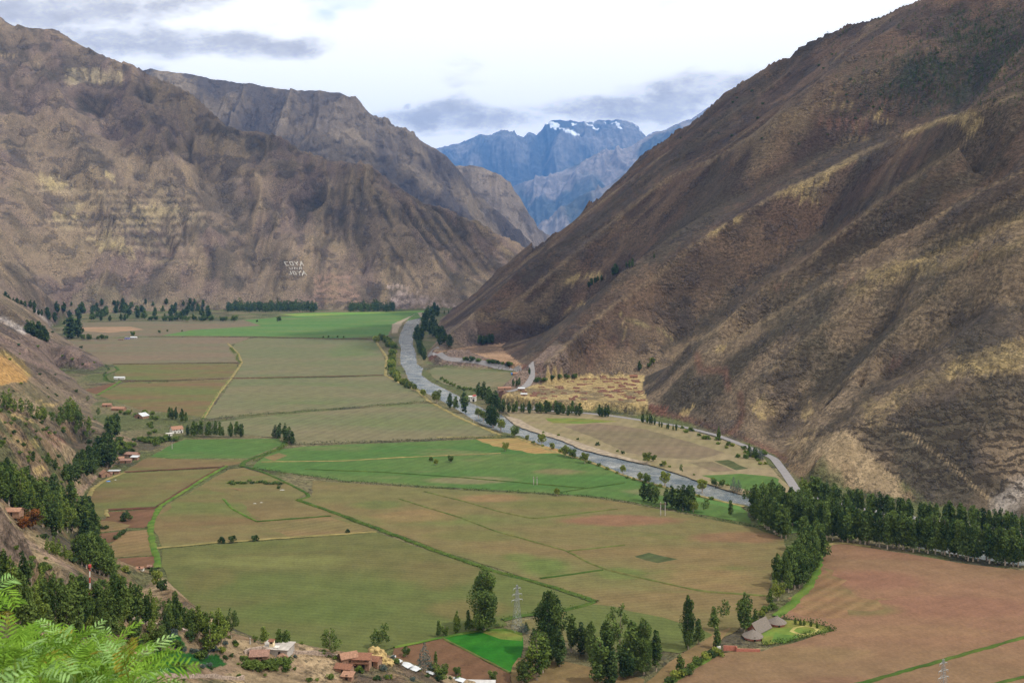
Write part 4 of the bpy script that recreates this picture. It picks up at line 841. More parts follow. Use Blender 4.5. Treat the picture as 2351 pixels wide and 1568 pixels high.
proto('giant', 'eucalyptus_tree', 32, env_clumps(32, 7.6, 402, 44, .10, .97, rag=.3, rs=.42, fill=.75), .52, 60, L_euc, .62, 85)
proto('broad', 'eucalyptus_tree', 26, env_clumps(26, 8.2, 405, 46, .04, .97, rag=.3, rs=.44, fill=.75), .5, 61, L_euc, .5, 85)
for i in range(3): proto(f'airy{i}', 'eucalyptus_tree', 22, env_clumps(22, 5.0, 420 + i, 14, .30, .97, rag=.4, rs=.42, fill=.9), .5, 64 + i, L_euc, .3, 60)
proto('poplar', 'poplar_tree', 14, env_clumps(14, 2.3, 431, 16, .10, .97, rag=.15, rs=.7, fill=.4), .5, 70, L_euc_y, .22, 80)
for i in range(3): proto(f'willow{i}', 'willow_tree', 9, [((math.cos(a) * q, math.sin(a) * q, z), (s, s, s * .9)) for a, q, z, s in [(k * 2.4 + i, (1.2 + 1.2 * ((k * 37 + i * 13) % 10) / 10), 3.2 + 4.6 * ((k * 53 + i * 29) % 17) / 17, 1.35 + .5 * ((k * 7) % 5) / 5) for k in range(13)]], .42, 80 + i, L_lime, .28, 70)
for i in range(3): proto(f'round{i}', 'shade_tree', 8, [((math.cos(a) * q, math.sin(a) * q, z), (s, s, s * .85)) for a, q, z, s in [(k * 2.4 + i, (1.0 + 1.4 * ((k * 31 + i * 17) % 10) / 10), 2.4 + 4.0 * ((k * 53 + i * 29) % 17) / 17, 1.3 + .5 * ((k * 7) % 5) / 5) for k in range(13)]], .42, 90 + i, L_green, .26, 75)
def cone_clumps(h, wd, seed):
    rng = np.random.default_rng(seed); out = []
    for i in range(22):
        t = .1 + .88 * i / 22; q = wd * (1 - t) ** .8 * .75; a = i * 2.4; s = wd * (1 - t) ** .7 * .5 + .25; out.append(((math.cos(a) * q, math.sin(a) * q, t * h), (s, s, s * .8)))
    return out
proto('pine', 'pine_tree', 14, cone_clumps(14, 3.4, 1), .42, 99, L_dark, .22, 60); proto('thinpine', 'pine_tree', 13, cone_clumps(13, 3.8, 2), .38, 98, L_blue, .2, 22)
proto('rust', 'shade_tree', 8, PROTO and [((math.cos(k * 2.4) * (1 + (k % 3) * .6), math.sin(k * 2.4) * (1 + (k % 3) * .6), 2.2 + (k * 53 % 17) / 17 * 4.2), (1.5, 1.5, 1.3)) for k in range(13)], .42, 97, L_rust, .26, 75)
SH = {}
for nm, mt in (('green', L_green), ('lime', L_lime), ('dark', L_dark), ('agave', L_blue), ('olive', L_euc_y)):
    for i in range(2):
        rng = np.random.default_rng(500 + i); cl = [((rng.uniform(-1.2, 1.2), rng.uniform(-1.2, 1.2), rng.uniform(.5, 1.9)), (.85, .85, .7)) for _ in range(8)]
        SH[nm + str(i)] = crown_mesh('shrub', cl, .32, rng, mt, 70)
ntree = {}
def tree(px, py, hp, key, label=None, cat=None, group=None, on=None, Ymin=100, parts=True, wide=1.0):
    """tree whose foot shows at (px, py) and whose height is hp photo pixels"""
    flat = on is False or (on is None and inpoly(np.array([G(px, py).x]), np.array([G(px, py).y]), floor_poly)[0])
    p = G(px, py) if flat else hit(px, py, Ymin)
    if p is None: return None
    kind, h, cm, tm = PROTO[key]; s = hp * p.y / F / h
    e = bpy.data.objects.new(kind, None); C.objects.link(e); e.empty_display_size = .5
    e.location = p; e.rotation_euler = (0, 0, random.uniform(0, 6.28)); e.scale = (s * wide, s * wide, s)
    c_ = bpy.data.objects.new('crown', cm); c_.parent = e; C.objects.link(c_); t_ = bpy.data.objects.new('trunk', tm); t_.parent = e; C.objects.link(t_)
    ntree[kind] = ntree.get(kind, 0) + 1
    return tag(e, label, cat or 'tree', group)
def shrub(px, py, wp, key, label, group=None, hp=None, Ymin=100, on=None):
    flat = on is False or (on is None and inpoly(np.array([G(px, py).x]), np.array([G(px, py).y]), floor_poly)[0])
    p = G(px, py) if flat else hit(px, py, Ymin)
    if p is None: return
    s = wp * p.y / F / 3.4; o = bpy.data.objects.new('shrub', SH[key + str(random.randint(0, 1))]); C.objects.link(o)
    o.location = p - Vector((0, 0, .1)); o.rotation_euler = (0, 0, random.uniform(0, 6.28)); o.scale = (s, s, (hp or wp * .62) * p.y / F / 2.3); return tag(o, label, 'shrub', group)
def along(pts, n, hs, keys, label, group, jx=3, jy=1.5, on=None, Ymin=100, wide=1.0):
    L = [math.hypot(b[0] - a[0], b[1] - a[1]) for a, b in zip(pts, pts[1:])]; T_ = sum(L)
    for i in range(n):
        t = (i + random.uniform(.1, .9)) / n * T_; k = 0
        while k < len(L) - 1 and t > L[k]: t -= L[k]; k += 1
        f = t / L[k]; x = pts[k][0] + f * (pts[k + 1][0] - pts[k][0]) + random.uniform(-jx, jx); y = pts[k][1] + f * (pts[k + 1][1] - pts[k][1]) + random.uniform(-jy, jy)
        tree(x, y, random.uniform(*hs), random.choice(keys), label, None, group, on, Ymin, wide=wide * random.uniform(.85, 1.2))
def along_sh(pts, n, ws, key, label, group, jx=2, jy=1, **k):
    L = [math.hypot(b[0] - a[0], b[1] - a[1]) for a, b in zip(pts, pts[1:])]; T_ = sum(L)
    for i in range(n):
        t = (i + random.uniform(.1, .9)) / n * T_; q = 0
        while q < len(L) - 1 and t > L[q]: t -= L[q]; q += 1
        f = t / L[q]; shrub(pts[q][0] + f * (pts[q + 1][0] - pts[q][0]) + random.uniform(-jx, jx), pts[q][1] + f * (pts[q + 1][1] - pts[q][1]) + random.uniform(-jy, jy), random.uniform(*ws), random.choice(key) if isinstance(key, list) else key, label, group, **k)
row = [f'row{i}' for i in range(5)]; dark = [f'dark{i}' for i in range(4)]; young = [f'young{i}' for i in range(4)]; airy = [f'airy{i}' for i in range(3)]; wil = [f'willow{i}' for i in range(3)]; rnd = [f'round{i}' for i in range(3)]
# right: the eucalyptus rows between the river road and the ploughed field
g = 'eucalyptus row edging the ploughed field'; t_ = 'tall eucalyptus tree in the dense front row along the edge of the ploughed field'
along([(1896,1238),(1950,1246),(2050,1259),(2150,1272),(2250,1288),(2360,1302)], 40, (76, 92), row, t_, g, 4, 3, on=False)
g = 'eucalyptus row behind, beside the road'; t_ = 'eucalyptus tree in the rear row between the road and the terraced hillside foot'
along([(1862,1146),(1900,1162),(1960,1176),(2050,1192),(2150,1206),(2250,1220),(2355,1232)], 38, (48, 62), row + dark, t_, g, 4, 3, on=False)
g = 'eucalyptus grove where the rows meet'; t_ = 'eucalyptus tree in the thick grove where the tree rows meet the river'
along([(1728,1188),(1752,1206),(1780,1226),(1804,1238)], 12, (72, 84), row, t_, g, 4, 3, on=False); along([(1740,1180),(1800,1198),(1860,1214),(1900,1228)], 18, (66, 80), row, t_, g, 8, 6, on=False)
along([(1760,1168),(1830,1185),(1900,1200),(1960,1215)], 14, (60, 74), row, t_, g, 8, 6, on=False); along([(1838,1128),(1852,1140),(1862,1150)], 4, (34, 44), young, t_, g, 3, 2, on=False)
g = 'eucalyptus trees lining the curved verge'; t_ = 'eucalyptus tree in the column that follows the curved green verge'
along([(1870,1262),(1880,1285),(1862,1318),(1838,1345),(1812,1362)], 13, (74, 86), row, t_, g, 3, 3, on=False); along([(1848,1258),(1850,1290),(1826,1320),(1790,1350),(1776,1345)], 12, (72, 84), row, t_, g, 4, 4, on=False)
tree(1786, 1378, 46, 'willow0', 'lime green bushy tree at the lower end of the curved tree column', on=False); tree(1768, 1390, 40, 'row1', 'small dark tree below the lime green bush at the curved verge', on=False)
along_sh([(1776,1392),(1760,1405),(1740,1420),(1715,1440)], 9, (14, 24), ['green', 'lime'], 'rounded bush on the verge between the tree column and the garden', 'bushes above the round garden', 5, 4)
tree(1710, 1452, 94, 'row2', 'tall dark eucalyptus tree beside the thatched huts', on=False); tree(1734, 1440, 44, 'row3', 'shorter eucalyptus tree between the tall one and the huts', on=False)
tree(1664, 1428, 54, 'airy1', 'slim eucalyptus tree left of the huts, upper of a close pair', on=False); tree(1640, 1448, 56, 'row0', 'eucalyptus tree left of the huts, lower of a close pair', on=False)
tree(1646, 1490, 52, 'row4', 'eucalyptus tree directly left of the red brick garden wall', on=False); tree(1580, 1490, 126, 'giant', 'very tall narrow eucalyptus tree left of the garden path', on=False, wide=.62); tree(1604, 1480, 62, 'row1', 'slender eucalyptus tree close behind the very tall narrow one', on=False)
along_sh([(1500,1605),(1560,1560),(1600,1530),(1650,1498)], 12, (22, 34), ['green', 'dark', 'lime'], 'rounded bush beside the green verge of the ploughed field', 'bushes along the lower right verge', 4, 4)
tree(1562, 1548, 48, 'row2', 'short eucalyptus tree among bushes at the bottom edge, right of the big clump', on=False)
# foreground clump
for px, py, hp, k, lb, wd in ((1262,1508,150,'broad','tallest tree of the foreground clump, crown rising above the pylon field',.86), (1246,1545,96,'row0','dense eucalyptus tree low in the foreground clump on its left side',1.2), (1232,1562,112,'young1','yellow green eucalyptus tree in front of the foreground clump',1.5), (1200,1570,60,'row2','low dark tree at the left foot of the foreground clump',1.3),
 (1312,1496,88,'row3','dark eucalyptus tree just right of the tallest foreground tree',1.2), (1334,1502,76,'dark1','dark eucalyptus tree second to the right of the tallest foreground tree',1.3), (1356,1510,86,'row1','eucalyptus tree in the middle of the foreground clump',1.1), (1376,1572,108,'row4','eucalyptus tree cut by the bottom edge of the picture in mid clump',1.3), (1402,1575,84,'dark2','dark tree at the bottom edge right of mid clump',1.4),
 (1392,1515,90,'row2','eucalyptus tree left of the bare stemmed one in the clump',1.2), (1425,1508,124,'airy0','tall bare stemmed eucalyptus tree with a small round head',1.0), (1450,1548,128,'row1','broad dark eucalyptus tree at the right of the foreground clump',1.25), (1478,1548,130,'giant','bushy eucalyptus tree second from the right end of the clump',.85), (1506,1540,96,'row3','eucalyptus tree closing the foreground clump on the right',1.2), (1436,1556,80,'dark3','low dark eucalyptus tree in front of the clump right half',1.4), (1285,1530,80,'dark0','dark eucalyptus tree below the tallest one, right side',1.4)):
    tree(px, py, hp, k, lb, 'tree', 'foreground eucalyptus clump', on=False, wide=wd)
tree(1112, 1448, 145, 'giant', 'very tall lone eucalyptus tree with open crown beside the clover field', on=False, wide=1.12)
tree(1048, 1456, 54, 'poplar', 'small columnar tree left of the very tall lone eucalyptus', on=False); tree(1075, 1452, 54, 'row1', 'small eucalyptus tree next left of the very tall lone one', on=False, wide=.8); tree(1091, 1450, 28, 'willow1', 'lime green bush at the foot of the very tall lone eucalyptus', on=False); tree(1100, 1449, 24, 'round0', 'dark green bush touching the very tall lone eucalyptus', on=False)
tree(1007, 1463, 42, 'row4', 'leftmost small eucalyptus tree on the clover field corner', on=False, wide=.8); tree(1021, 1460, 24, 'round1', 'low round tree beside the leftmost one at the clover field corner', on=False)
tree(1201, 1452, 22, 'thinpine', 'blue green bush at the foot of the steel pylon', on=False, wide=2); tree(1208, 1448, 22, 'pine', 'small conical tree just right of the steel pylon foot', on=False, wide=1.4)
tree(974, 1540, 66, 'thinpine', 'thin grey green conifer standing on the brown plot edge'); tree(990, 1543, 26, 'pine', 'small dark conifer right of the thin grey green one', wide=1.5)
tree(861, 1489, 46, 'airy2', 'left tree of the pair by the straw heap, crown leaning left', wide=1.4); tree(880, 1490, 62, 'airy0', 'right and taller tree of the pair by the straw heap', wide=1.1); tree(757, 1508, 66, 'airy1', 'lone dark tree between the farmhouse and the white turret house', wide=1.35)
tree(640, 1484, 42, 'row0', 'left dark tree behind the white turret house', wide=1.1); tree(657, 1487, 44, 'row2', 'right dark tree behind the white turret house', wide=1.2); tree(606, 1478, 42, 'young2', 'bright green tree left of the white turret house', wide=1.3); tree(585, 1474, 16, 'round1', 'low round tree left of the bright green one on the crest')
tree(531, 1466, 70, 'airy2', 'open crowned tree standing alone right of the left wood', wide=1.1); tree(480, 1500, 100, 'young0', 'dark stemmed eucalyptus tree above the green vegetable plots', wide=1.35); tree(503, 1480, 86, 'young3', 'yellow green eucalyptus tree next to the dark stemmed one', wide=1.1); tree(456, 1462, 78, 'young2', 'yellowish tall eucalyptus tree left of the dark stemmed one', wide=.9)
shrub(510, 1498, 22, 'lime', 'bright round bush right of the dark stemmed eucalyptus')
tree(933, 1508, 26, 'round2', 'small round tree on the crest above the white plastic sheets'); tree(1012, 1560, 40, 'round0', 'dark bushy tree left of the long tin roofed shed', wide=1.1); tree(1000, 1530, 36, 'row3', 'slim tree above the bushy one near the plastic sheets'); tree(1050, 1552, 24, 'round2', 'small round tree directly behind the white tin sheets'); tree(1131, 1564, 26, 'round1', 'dark round tree at the right end of the long shed')
# left hillside, near to far
for i in range(46):
    x = random.uniform(0, 380); y0 = 1330 + x * .30; tree(x, random.uniform(y0, y0 + 105 - x * .12), random.uniform(62, 118) * (1 - x / 900), random.choice(row + young + dark[:2]), 'eucalyptus tree in the open wood on the near left hillside, around the striped mast', 'tree', 'eucalyptus wood on the near left hillside', Ymin=240, wide=random.uniform(.9, 1.25))
for i in range(22):
    x = random.uniform(380, 520); tree(x, 1425 + (x - 380) * .32 + random.uniform(-12, 14), random.uniform(38, 72), random.choice(row + young), 'eucalyptus tree in the belt that closes the wood toward the vegetable plots', 'tree', 'eucalyptus belt above the vegetable plots', Ymin=240)
for i in range(26):
    x = random.uniform(0, 215); tree(x, 1100 + x * .45 + random.uniform(0, 70), random.uniform(55, 88), random.choice(row + young + dark), 'eucalyptus tree in the wooded ravine behind the dark rocky slope', 'tree', 'eucalyptus wood in the left ravine', Ymin=420, wide=1.15)
LW = 'eucalyptus wood on the near left hillside'
for px, py, hp, k in ((245,1412,86,'young0'),(262,1418,104,'row0'),(282,1424,104,'row1'),(300,1426,92,'row2'),(318,1432,92,'row3'),(335,1436,74,'row4'),(352,1440,66,'young1'),(372,1438,66,'airy0'),(388,1450,62,'row1'),(404,1450,58,'row2'),(422,1448,54,'dark0'),(436,1456,58,'row0'),(345,1420,70,'young3'),(312,1400,60,'airy1'),(228,1420,60,'row2'),
  (60,1452,116,'row1'),(80,1460,122,'young2'),(100,1450,126,'row3'),(128,1440,92,'airy1'),(150,1455,112,'row0'),(166,1450,136,'row2'),(186,1442,128,'row4'),(200,1436,98,'young1'),(120,1478,64,'row2'),(30,1412,92,'young0'),(10,1402,84,'row1'),(45,1432,102,'row4'),(22,1330,56,'young1'),(72,1345,66,'airy0'),(8,1318,50,'row3'),(94,1370,70,'young3'),(140,1400,70,'row1'),(212,1470,56,'young2'),(182,1478,58,'row0'),(160,1488,50,'young0'),(280,1452,36,'young1'),(60,1500,50,'young3')):
    tree(px, py, hp, k, 'eucalyptus tree in the open wood on the near left hillside, around the striped mast', 'tree', LW, Ymin=240)
for px, py, hp in ((178,1292,66),(188,1298,74),(198,1304,82),(208,1308,88),(218,1312,90),(228,1318,90),(238,1322,84),(248,1325,72),(258,1328,56),(205,1288,60),(222,1295,66),(240,1305,70),(252,1312,62),(190,1280,50)):
    tree(px, py, hp, random.choice(row), 'eucalyptus tree in the compact block below the small brown plots', 'tree', 'compact eucalyptus block', Ymin=380, wide=1.1)
for px, py, hp in ((108,1268,34),(122,1275,44),(134,1280,44),(150,1288,38),(162,1290,30)): tree(px, py, hp, random.choice(young), 'small eucalyptus tree in the short line left of the compact block', 'tree', 'short line of small eucalyptus trees', Ymin=420)
for px, py, hp in [(4,1152,84),(20,1160,88),(38,1170,88),(56,1180,84),(74,1186,70),(92,1192,86),(108,1200,82),(124,1208,82),(140,1214,80),(154,1220,76),(166,1222,66),(12,1130,66),(34,1140,72),(58,1150,70),(80,1160,66),(104,1170,66),(128,1180,66),(148,1188,60),(2,1110,50),(26,1118,54),(92,1140,50),(50,1125,52),(115,1160,50),(140,1165,52),(112,1215,74),(132,1222,70),(98,1210,60)]:
    tree(px, py, hp, random.choice(row + young), 'eucalyptus tree in the wooded ravine behind the dark rocky slope', 'tree', 'eucalyptus wood in the left ravine', Ymin=420, wide=1.15)
tree(70, 1212, 50, 'rust', 'rust coloured tree in the wooded ravine', Ymin=380, wide=1.2); tree(54, 1215, 34, 'rust', 'smaller brownish tree beside the rust coloured one', Ymin=380)
for px, py, hp in ((186,1206,70),(196,1208,76),(205,1204,66),(192,1196,60)): tree(px, py, hp, random.choice(dark), 'dark tree in the clump at the end of the dirt track', 'tree', 'dark clump at the dirt track', wide=1.2)
for px, py, hp in ((150,1108,44),(160,1112,52),(172,1108,56),(176,1092,54),(188,1094,64),(200,1092,70),(212,1090,66),(222,1080,60),(226,1068,70),(236,1072,80),(246,1074,82),(256,1072,74),(262,1064,56),(240,1050,60),(250,1004,50),(258,1000,48),(266,1002,56),(270,998,40),(110,1066,28),(127,1080,30),(76,1060,26),(205,1070,50),(216,1060,45),(196,1080,45)):
    tree(px, py, hp, random.choice(dark + row[:2]), 'dark eucalyptus tree on the slope above the roadside farm buildings', 'tree', 'dark eucalyptus trees above the left farm', Ymin=500, wide=1.1)
for px, py, hp in ((8,945,50),(20,944,52),(34,948,34),(48,950,38),(62,955,40),(72,960,34),(86,966,34),(98,968,40),(104,966,32),(142,975,46),(152,980,58),(162,974,66),(171,982,62),(182,988,52),(190,990,36),(204,992,38),(200,1006,26),(176,1000,36),(136,985,34),(118,975,28)):
    tree(px, py, hp, random.choice(young + airy), 'thin eucalyptus tree in the straggling line across the left slope', 'tree', 'straggling line of eucalyptus on the left slope', Ymin=600)
tree(226, 958, 24, 'airy1', 'pale thin tree left of the small green plot by the white roofed barn'); tree(203, 925, 18, 'airy0', 'small pale tree above the line on the left slope edge')
along_sh([(240,975),(262,1000),(285,1020),(270,1045),(300,1030),(320,1010),(345,1020),(380,1018)], 30, (11, 20), ['green', 'dark', 'olive'], 'green bush in the thicket between the farm and the villa', 'thicket bushes near the villa', 8, 8)
along_sh([(270,948),(300,952),(360,955),(345,975),(350,995),(330,1010)], 16, (10, 18), ['green', 'olive'], 'green bush around the white roofed barn and its little field', 'bushes around the barn', 5, 4)
along([(385,962),(400,964),(415,966),(430,972)], 7, (22, 30), dark + row, 'dark tree behind the tiled villa', 'trees behind the villa', 3, 2, on=False)
along([(425,1000),(445,1003),(500,1004),(560,1004)], 13, (24, 40), dark + row, 'dark tree in the row that runs right from the tiled villa', 'tree row right of the villa', 2, 1.5, on=False)
along_sh([(330,1018),(370,1014),(410,1008)], 9, (14, 20), ['dark', 'green'], 'bush hiding the foot of the tiled villa', 'bushes below the villa', 3, 3)
for px, py, hp, k in ((632,1005,32,'pine'),(641,1007,36,'dark0'),(654,1013,42,'dark1'),(664,1017,40,'pine'),(671,1019,30,'dark2')): tree(px, py, hp, k, 'dark pointed tree in the isolated clump at the corner of the green field', 'tree', 'isolated dark clump at the green field corner', on=False, wide=1.2)
for q in ((510,1246,17,'lower left field lane, leftmost of three bushes'),(533,1244,18,'lower left field lane, middle of three bushes'),(585,1242,17,'lower left field lane, right of three bushes'),(799,1223,11,'lane end near the thick green hedge line'),(288,1197,26,'middle of the small brown plot'),(640,1122,9,'edge of the weedy patch')): shrub(q[0], q[1], q[2], 'dark', 'round dark bush at the ' + q[3], hp=q[2] * .8)
along_sh([(212,1212),(226,1214),(247,1214)], 5, (10, 15), 'dark', 'low bush in the row at the upper edge of the tan plot', 'bushes by the tan plot', 2, 1); along_sh([(262,1240),(275,1230),(288,1220)], 5, (12, 15), 'dark', 'dark bush in the diagonal row above the tan plot', 'diagonal bush row', 1, 1)
along_sh([(520,1112),(560,1108),(600,1108),(650,1112)], 16, (12, 18), ['green', 'dark'], 'low weed bush in the unploughed green patch', 'weedy patch', 5, 3, hp=5)
shrub(352, 1320, 20, 'dark', 'dark bush above the lime one at the end of the bright verge', hp=18); shrub(360, 1338, 26, 'lime', 'lime green round bush at the end of the bright verge', hp=26); shrub(371, 1354, 24, 'dark', 'dark bush just below the lime one', hp=22)
# river bank, from far to near
along([(1005,722),(985,735),(972,750),(965,770),(958,790)], 14, (26, 34), dark, 'dark tree in the dense grove on the far right bank of the river', 'dark grove on the river bend', 8, 4, on=False, wide=1.3); along([(985,755),(1000,775),(1020,790),(1025,795)], 12, (26, 36), dark, 'dark tree in the dense grove on the far right bank of the river', 'dark grove on the river bend', 8, 5, wide=1.3)
along([(962,800),(968,815),(972,828)], 6, (28, 36), dark, 'dark tree at the near tip of the river bend grove', 'near tip of the river bend grove', 4, 3, on=False, wide=1.2); along([(1100,788),(1115,790),(1136,786)], 7, (18, 24), dark, 'dark tree in the small stand at the hill foot above the reddish terrace', 'small stand above the reddish terrace', 2, 2, wide=1.2)
for px, py, hp in ((1020,722,10),(1030,720,9),(1008,720,10)): tree(px, py, hp, 'dark1', 'tiny dark tree at the valley bend in the distance', 'tree', 'tiny trees at the valley bend')
along_sh([(864,784),(885,786),(900,800),(905,826),(898,850),(905,868),(925,884),(940,892)], 32, (13, 22), ['lime', 'green', 'lime'], 'lime green willow bush on the left bank upstream', 'willow bushes upstream on the left bank', 5, 4, hp=14)
for px, py, hp, k, lb in ((941,892,18,'willow0','round willow farthest upstream of the spaced bank trees'),(952,898,18,'willow1','round willow second of the spaced upstream bank trees'),(972,912,20,'willow2','willow leaning over the left bank above the villa bend'),(1003,926,32,'willow0','big pale willow on the left bank before the dark trees'),(1033,938,36,'dark0','dark tree right after the big pale willow'),(1046,941,32,'row0','greyish tree between the two dark bank trees'),
  (1065,948,54,'dark1','tall dark pointed tree beside the white river house'),(1098,958,22,'willow1','yellow green bush below the white river house'),(1110,966,24,'willow2','yellow green bush left of the tallest dark bank tree'),(1122,975,46,'dark2','dark bank tree, left of the tallest pair'),(1132,980,58,'dark3','tallest dark tree on the left bank before the rapids'),(1150,988,28,'willow0','dull willow right of the tallest dark bank tree'),(1182,1003,28,'round0','green tree at the end of the hedge by the rapids'),
  (1098,912,34,'dark0','dark tree directly right of the white river house'),(1110,918,44,'dark1','dark tree second to the right of the white river house'),(1122,928,42,'dark2','dark tree third to the right of the white river house'),(1138,940,46,'dark3','dark tree nearest the terrace wall corner'),(1128,935,40,'dark1','dark tree in front of the one nearest the terrace wall corner'),
  (1210,1012,14,'willow1','small willow on the left bank below the rapids'),(1244,1022,28,'willow2','round yellow green willow on the left bank below the rapids'),(1268,1032,17,'willow0','small willow between the round one and the twin willows'),(1298,1048,26,'willow1','upper of the twin willows on the left bank'),(1314,1052,24,'round1','lower of the twin willows on the left bank'),(1343,1064,26,'willow2','willow just downstream of the twin willows'),
  (1160,1036,22,'willow0','lone lime tree between the dry grass and the green fields'),(1035,1062,19,'round0','round green tree alone in the middle of the green field'),(990,1060,13,'round1','small tree left of the lone tree in the green field'),(1001,1068,15,'willow1','small lime tree left of the lone tree in the green field'),(1430,1087,20,'willow2','willow standing on the bare left bank by the widest water'),(1486,1064,28,'willow0','willow on the far bank opposite the bare left bank'),(1500,1060,18,'round2','dark bush beside the far bank willow'),
  (1470,1104,20,'willow1','small lime willow by the dark pair of river trees'),(1485,1108,24,'round0','green tree by the dark pair of river trees'),(1527,1115,34,'willow2','wide willow on the near bank before the dark clump'),(1563,1088,24,'airy0','thin pale tree on the sandy far bank'),(1525,1072,16,'willow0','small willow on the sandy far bank'),(1612,1130,32,'willow1','wide willow hanging over the last stretch of water'),(1640,1116,18,'round1','round bush left of the thin trees on the far bank'),(1657,1119,20,'round2','round dark bush right of the other on the far bank'),
  (1279,1139,20,'willow2','single lime tree in the dark hedge across the fields'),(1478,1150,46,'dark0','left tree of the dark trio near the river bushes'),(1491,1153,50,'dark1','middle tree of the dark trio near the river bushes'),(1505,1158,46,'row2','right tree of the dark trio near the river bushes'),(1592,1176,30,'willow0','dull lime bush at the right end of the dark river clump'),(1621,1178,36,'airy1','spindly pale tree alone on the green strip'),(1677,1188,42,'row3','oval dark tree alone on the green strip'),(1712,1156,38,'airy2','bare stemmed tree at the water edge before the grove'),
  (1684,1128,34,'thinpine','feathery bluish tree on the far bank, left of two'),(1696,1130,30,'thinpine','feathery bluish tree on the far bank, right of two'),(1650,1008,30,'poplar','single slim poplar beside the road bend'),(1468,852,24,'dark0','slim dark tree at the top edge of the ruins'),(1498,838,18,'willow1','lime tree in the gully above the ruins'),(1490,844,12,'round1','small dark tree in the gully above the ruins')):
    tree(px, py, hp, k, lb, wide=1.25 if k.startswith('dark') else 1.0)
for px, py, hp in ((1530,1160,44),(1543,1166,52),(1556,1170,56),(1568,1172,60),(1580,1172,62),(1588,1168,56)): tree(px, py, hp, random.choice(dark), 'dark tree in the clump on the near bank right of the wide willow', 'tree', 'dark clump on the near river bank', on=False, wide=1.2)
along([(1148,946),(1180,948),(1230,950),(1300,952),(1336,954)], 22, (22, 32), dark + row, 'dark tree in the row below the red terrace wall', 'tree row below the terrace wall', 3, 2, wide=1.1)
along([(1372,956),(1396,957)], 4, (24, 30), dark, 'dark tree in the small stand by the road below the ruins', 'small stand by the road', 2, 1); along([(1470,968),(1506,978)], 6, (18, 26), dark + ['poplar'], 'slim dark tree beside the road right of the ruins', 'slim roadside trees', 2, 1); along([(1510,980),(1555,990)], 6, (12, 18), ['poplar', 'dark1'], 'small tree beside the road below the red cliff', 'small roadside trees', 2, 1)
along([(1716,1044),(1755,1060)], 6, (22, 30), ['thinpine', 'poplar', 'dark2'], 'small tree on the sandy strip inside the road bend', 'trees inside the road bend', 3, 2, on=False)
along([(1172,886),(1184,888),(1196,882)], 5, (15, 20), dark, 'dark tree in the clump left of the road junction', 'clump by the road junction', 1, 1); tree(1216, 860, 17, 'dark0', 'slim dark tree at the road bend, taller of two'); tree(1206, 862, 13, 'dark1', 'slim dark tree at the road bend, shorter of two')
along_sh([(1180,842),(1120,832),(1060,826)], 12, (10, 16), ['dark', 'green'], 'bush on the bank under the upper road', 'bushes under the upper road'); along_sh([(1225,878),(1260,872),(1290,868),(1330,866)], 10, (10, 16), ['dark', 'green'], 'bush at the upper edge of the ruin field', 'bushes above the ruins', 3, 2)
along_sh([(1560,985),(1640,1015),(1700,1035),(1735,1050),(1770,1075)], 18, (9, 16), ['green', 'olive', 'lime'], 'bush on the sandy ground beside the road', 'bushes beside the road', 8, 5); along_sh([(1690,1050),(1730,1050),(1760,1046)], 6, (12, 20), 'green', 'bright green bush in the road bend', 'bright bushes in the road bend', 4, 4)
along_sh([(1010,868),(1030,882),(1060,893),(1110,900)], 12, (8, 13), ['olive', 'green'], 'small bush on the right bank opposite the willows', 'bushes on the right bank'); along_sh([(1230,990),(1330,1010),(1430,1040),(1500,1065),(1590,1090),(1680,1115)], 12, (6, 12), ['olive', 'dark'], 'scrubby bush on the gravel bank', 'bushes on the gravel bank', 6, 3)
along_sh([(1215,1014),(1260,1030),(1340,1058),(1400,1082),(1460,1103),(1530,1122),(1600,1140),(1640,1150)], 20, (8, 14), ['green', 'lime'], 'low bush along the near river bank', 'bushes along the near river bank', 3, 2)
# hillside trees to the right
for px, py, hp in ((1352,660,16),(1359,655,17),(1366,650,15),(1372,646,14),(1381,645,15),(1357,650,12)): tree(px, py, hp, random.choice(dark), 'dark tree beside the golden field on the right mountain', 'tree', 'dark trees by the golden hillside field', Ymin=900, wide=1.2)
for px, py, hp in ((1413,630,26),(1407,632,20),(1418,628,18)): tree(px, py, hp, random.choice(dark), 'dark tree in the upper trio on the right mountain slope', 'tree', 'upper dark trio on the right mountain', Ymin=900, wide=1.1)
for px, py, hp in ((1438,615,16),(1445,615,18),(1452,612,20)): tree(px, py, hp, random.choice(dark), 'slim dark tree in the row of three on the right mountain', 'tree', 'row of three on the right mountain', Ymin=900)
tree(1502, 593, 12, 'dark1', 'single dark tree higher on the right mountain slope', Ymin=900)
for i in range(60):
    x, y = random.uniform(1560, 2340), random.uniform(120, 420)
    if y > 560 - (x - 1400) * .5 + 40 or hit(x, y, 600) is None or y < 240 - (x - 1640) * .5: continue
    shrub(x, y, random.uniform(5, 8), 'dark', 'dark shrub dotted on the upper right mountain', 'shrubs dotted on the upper right mountain', Ymin=600)
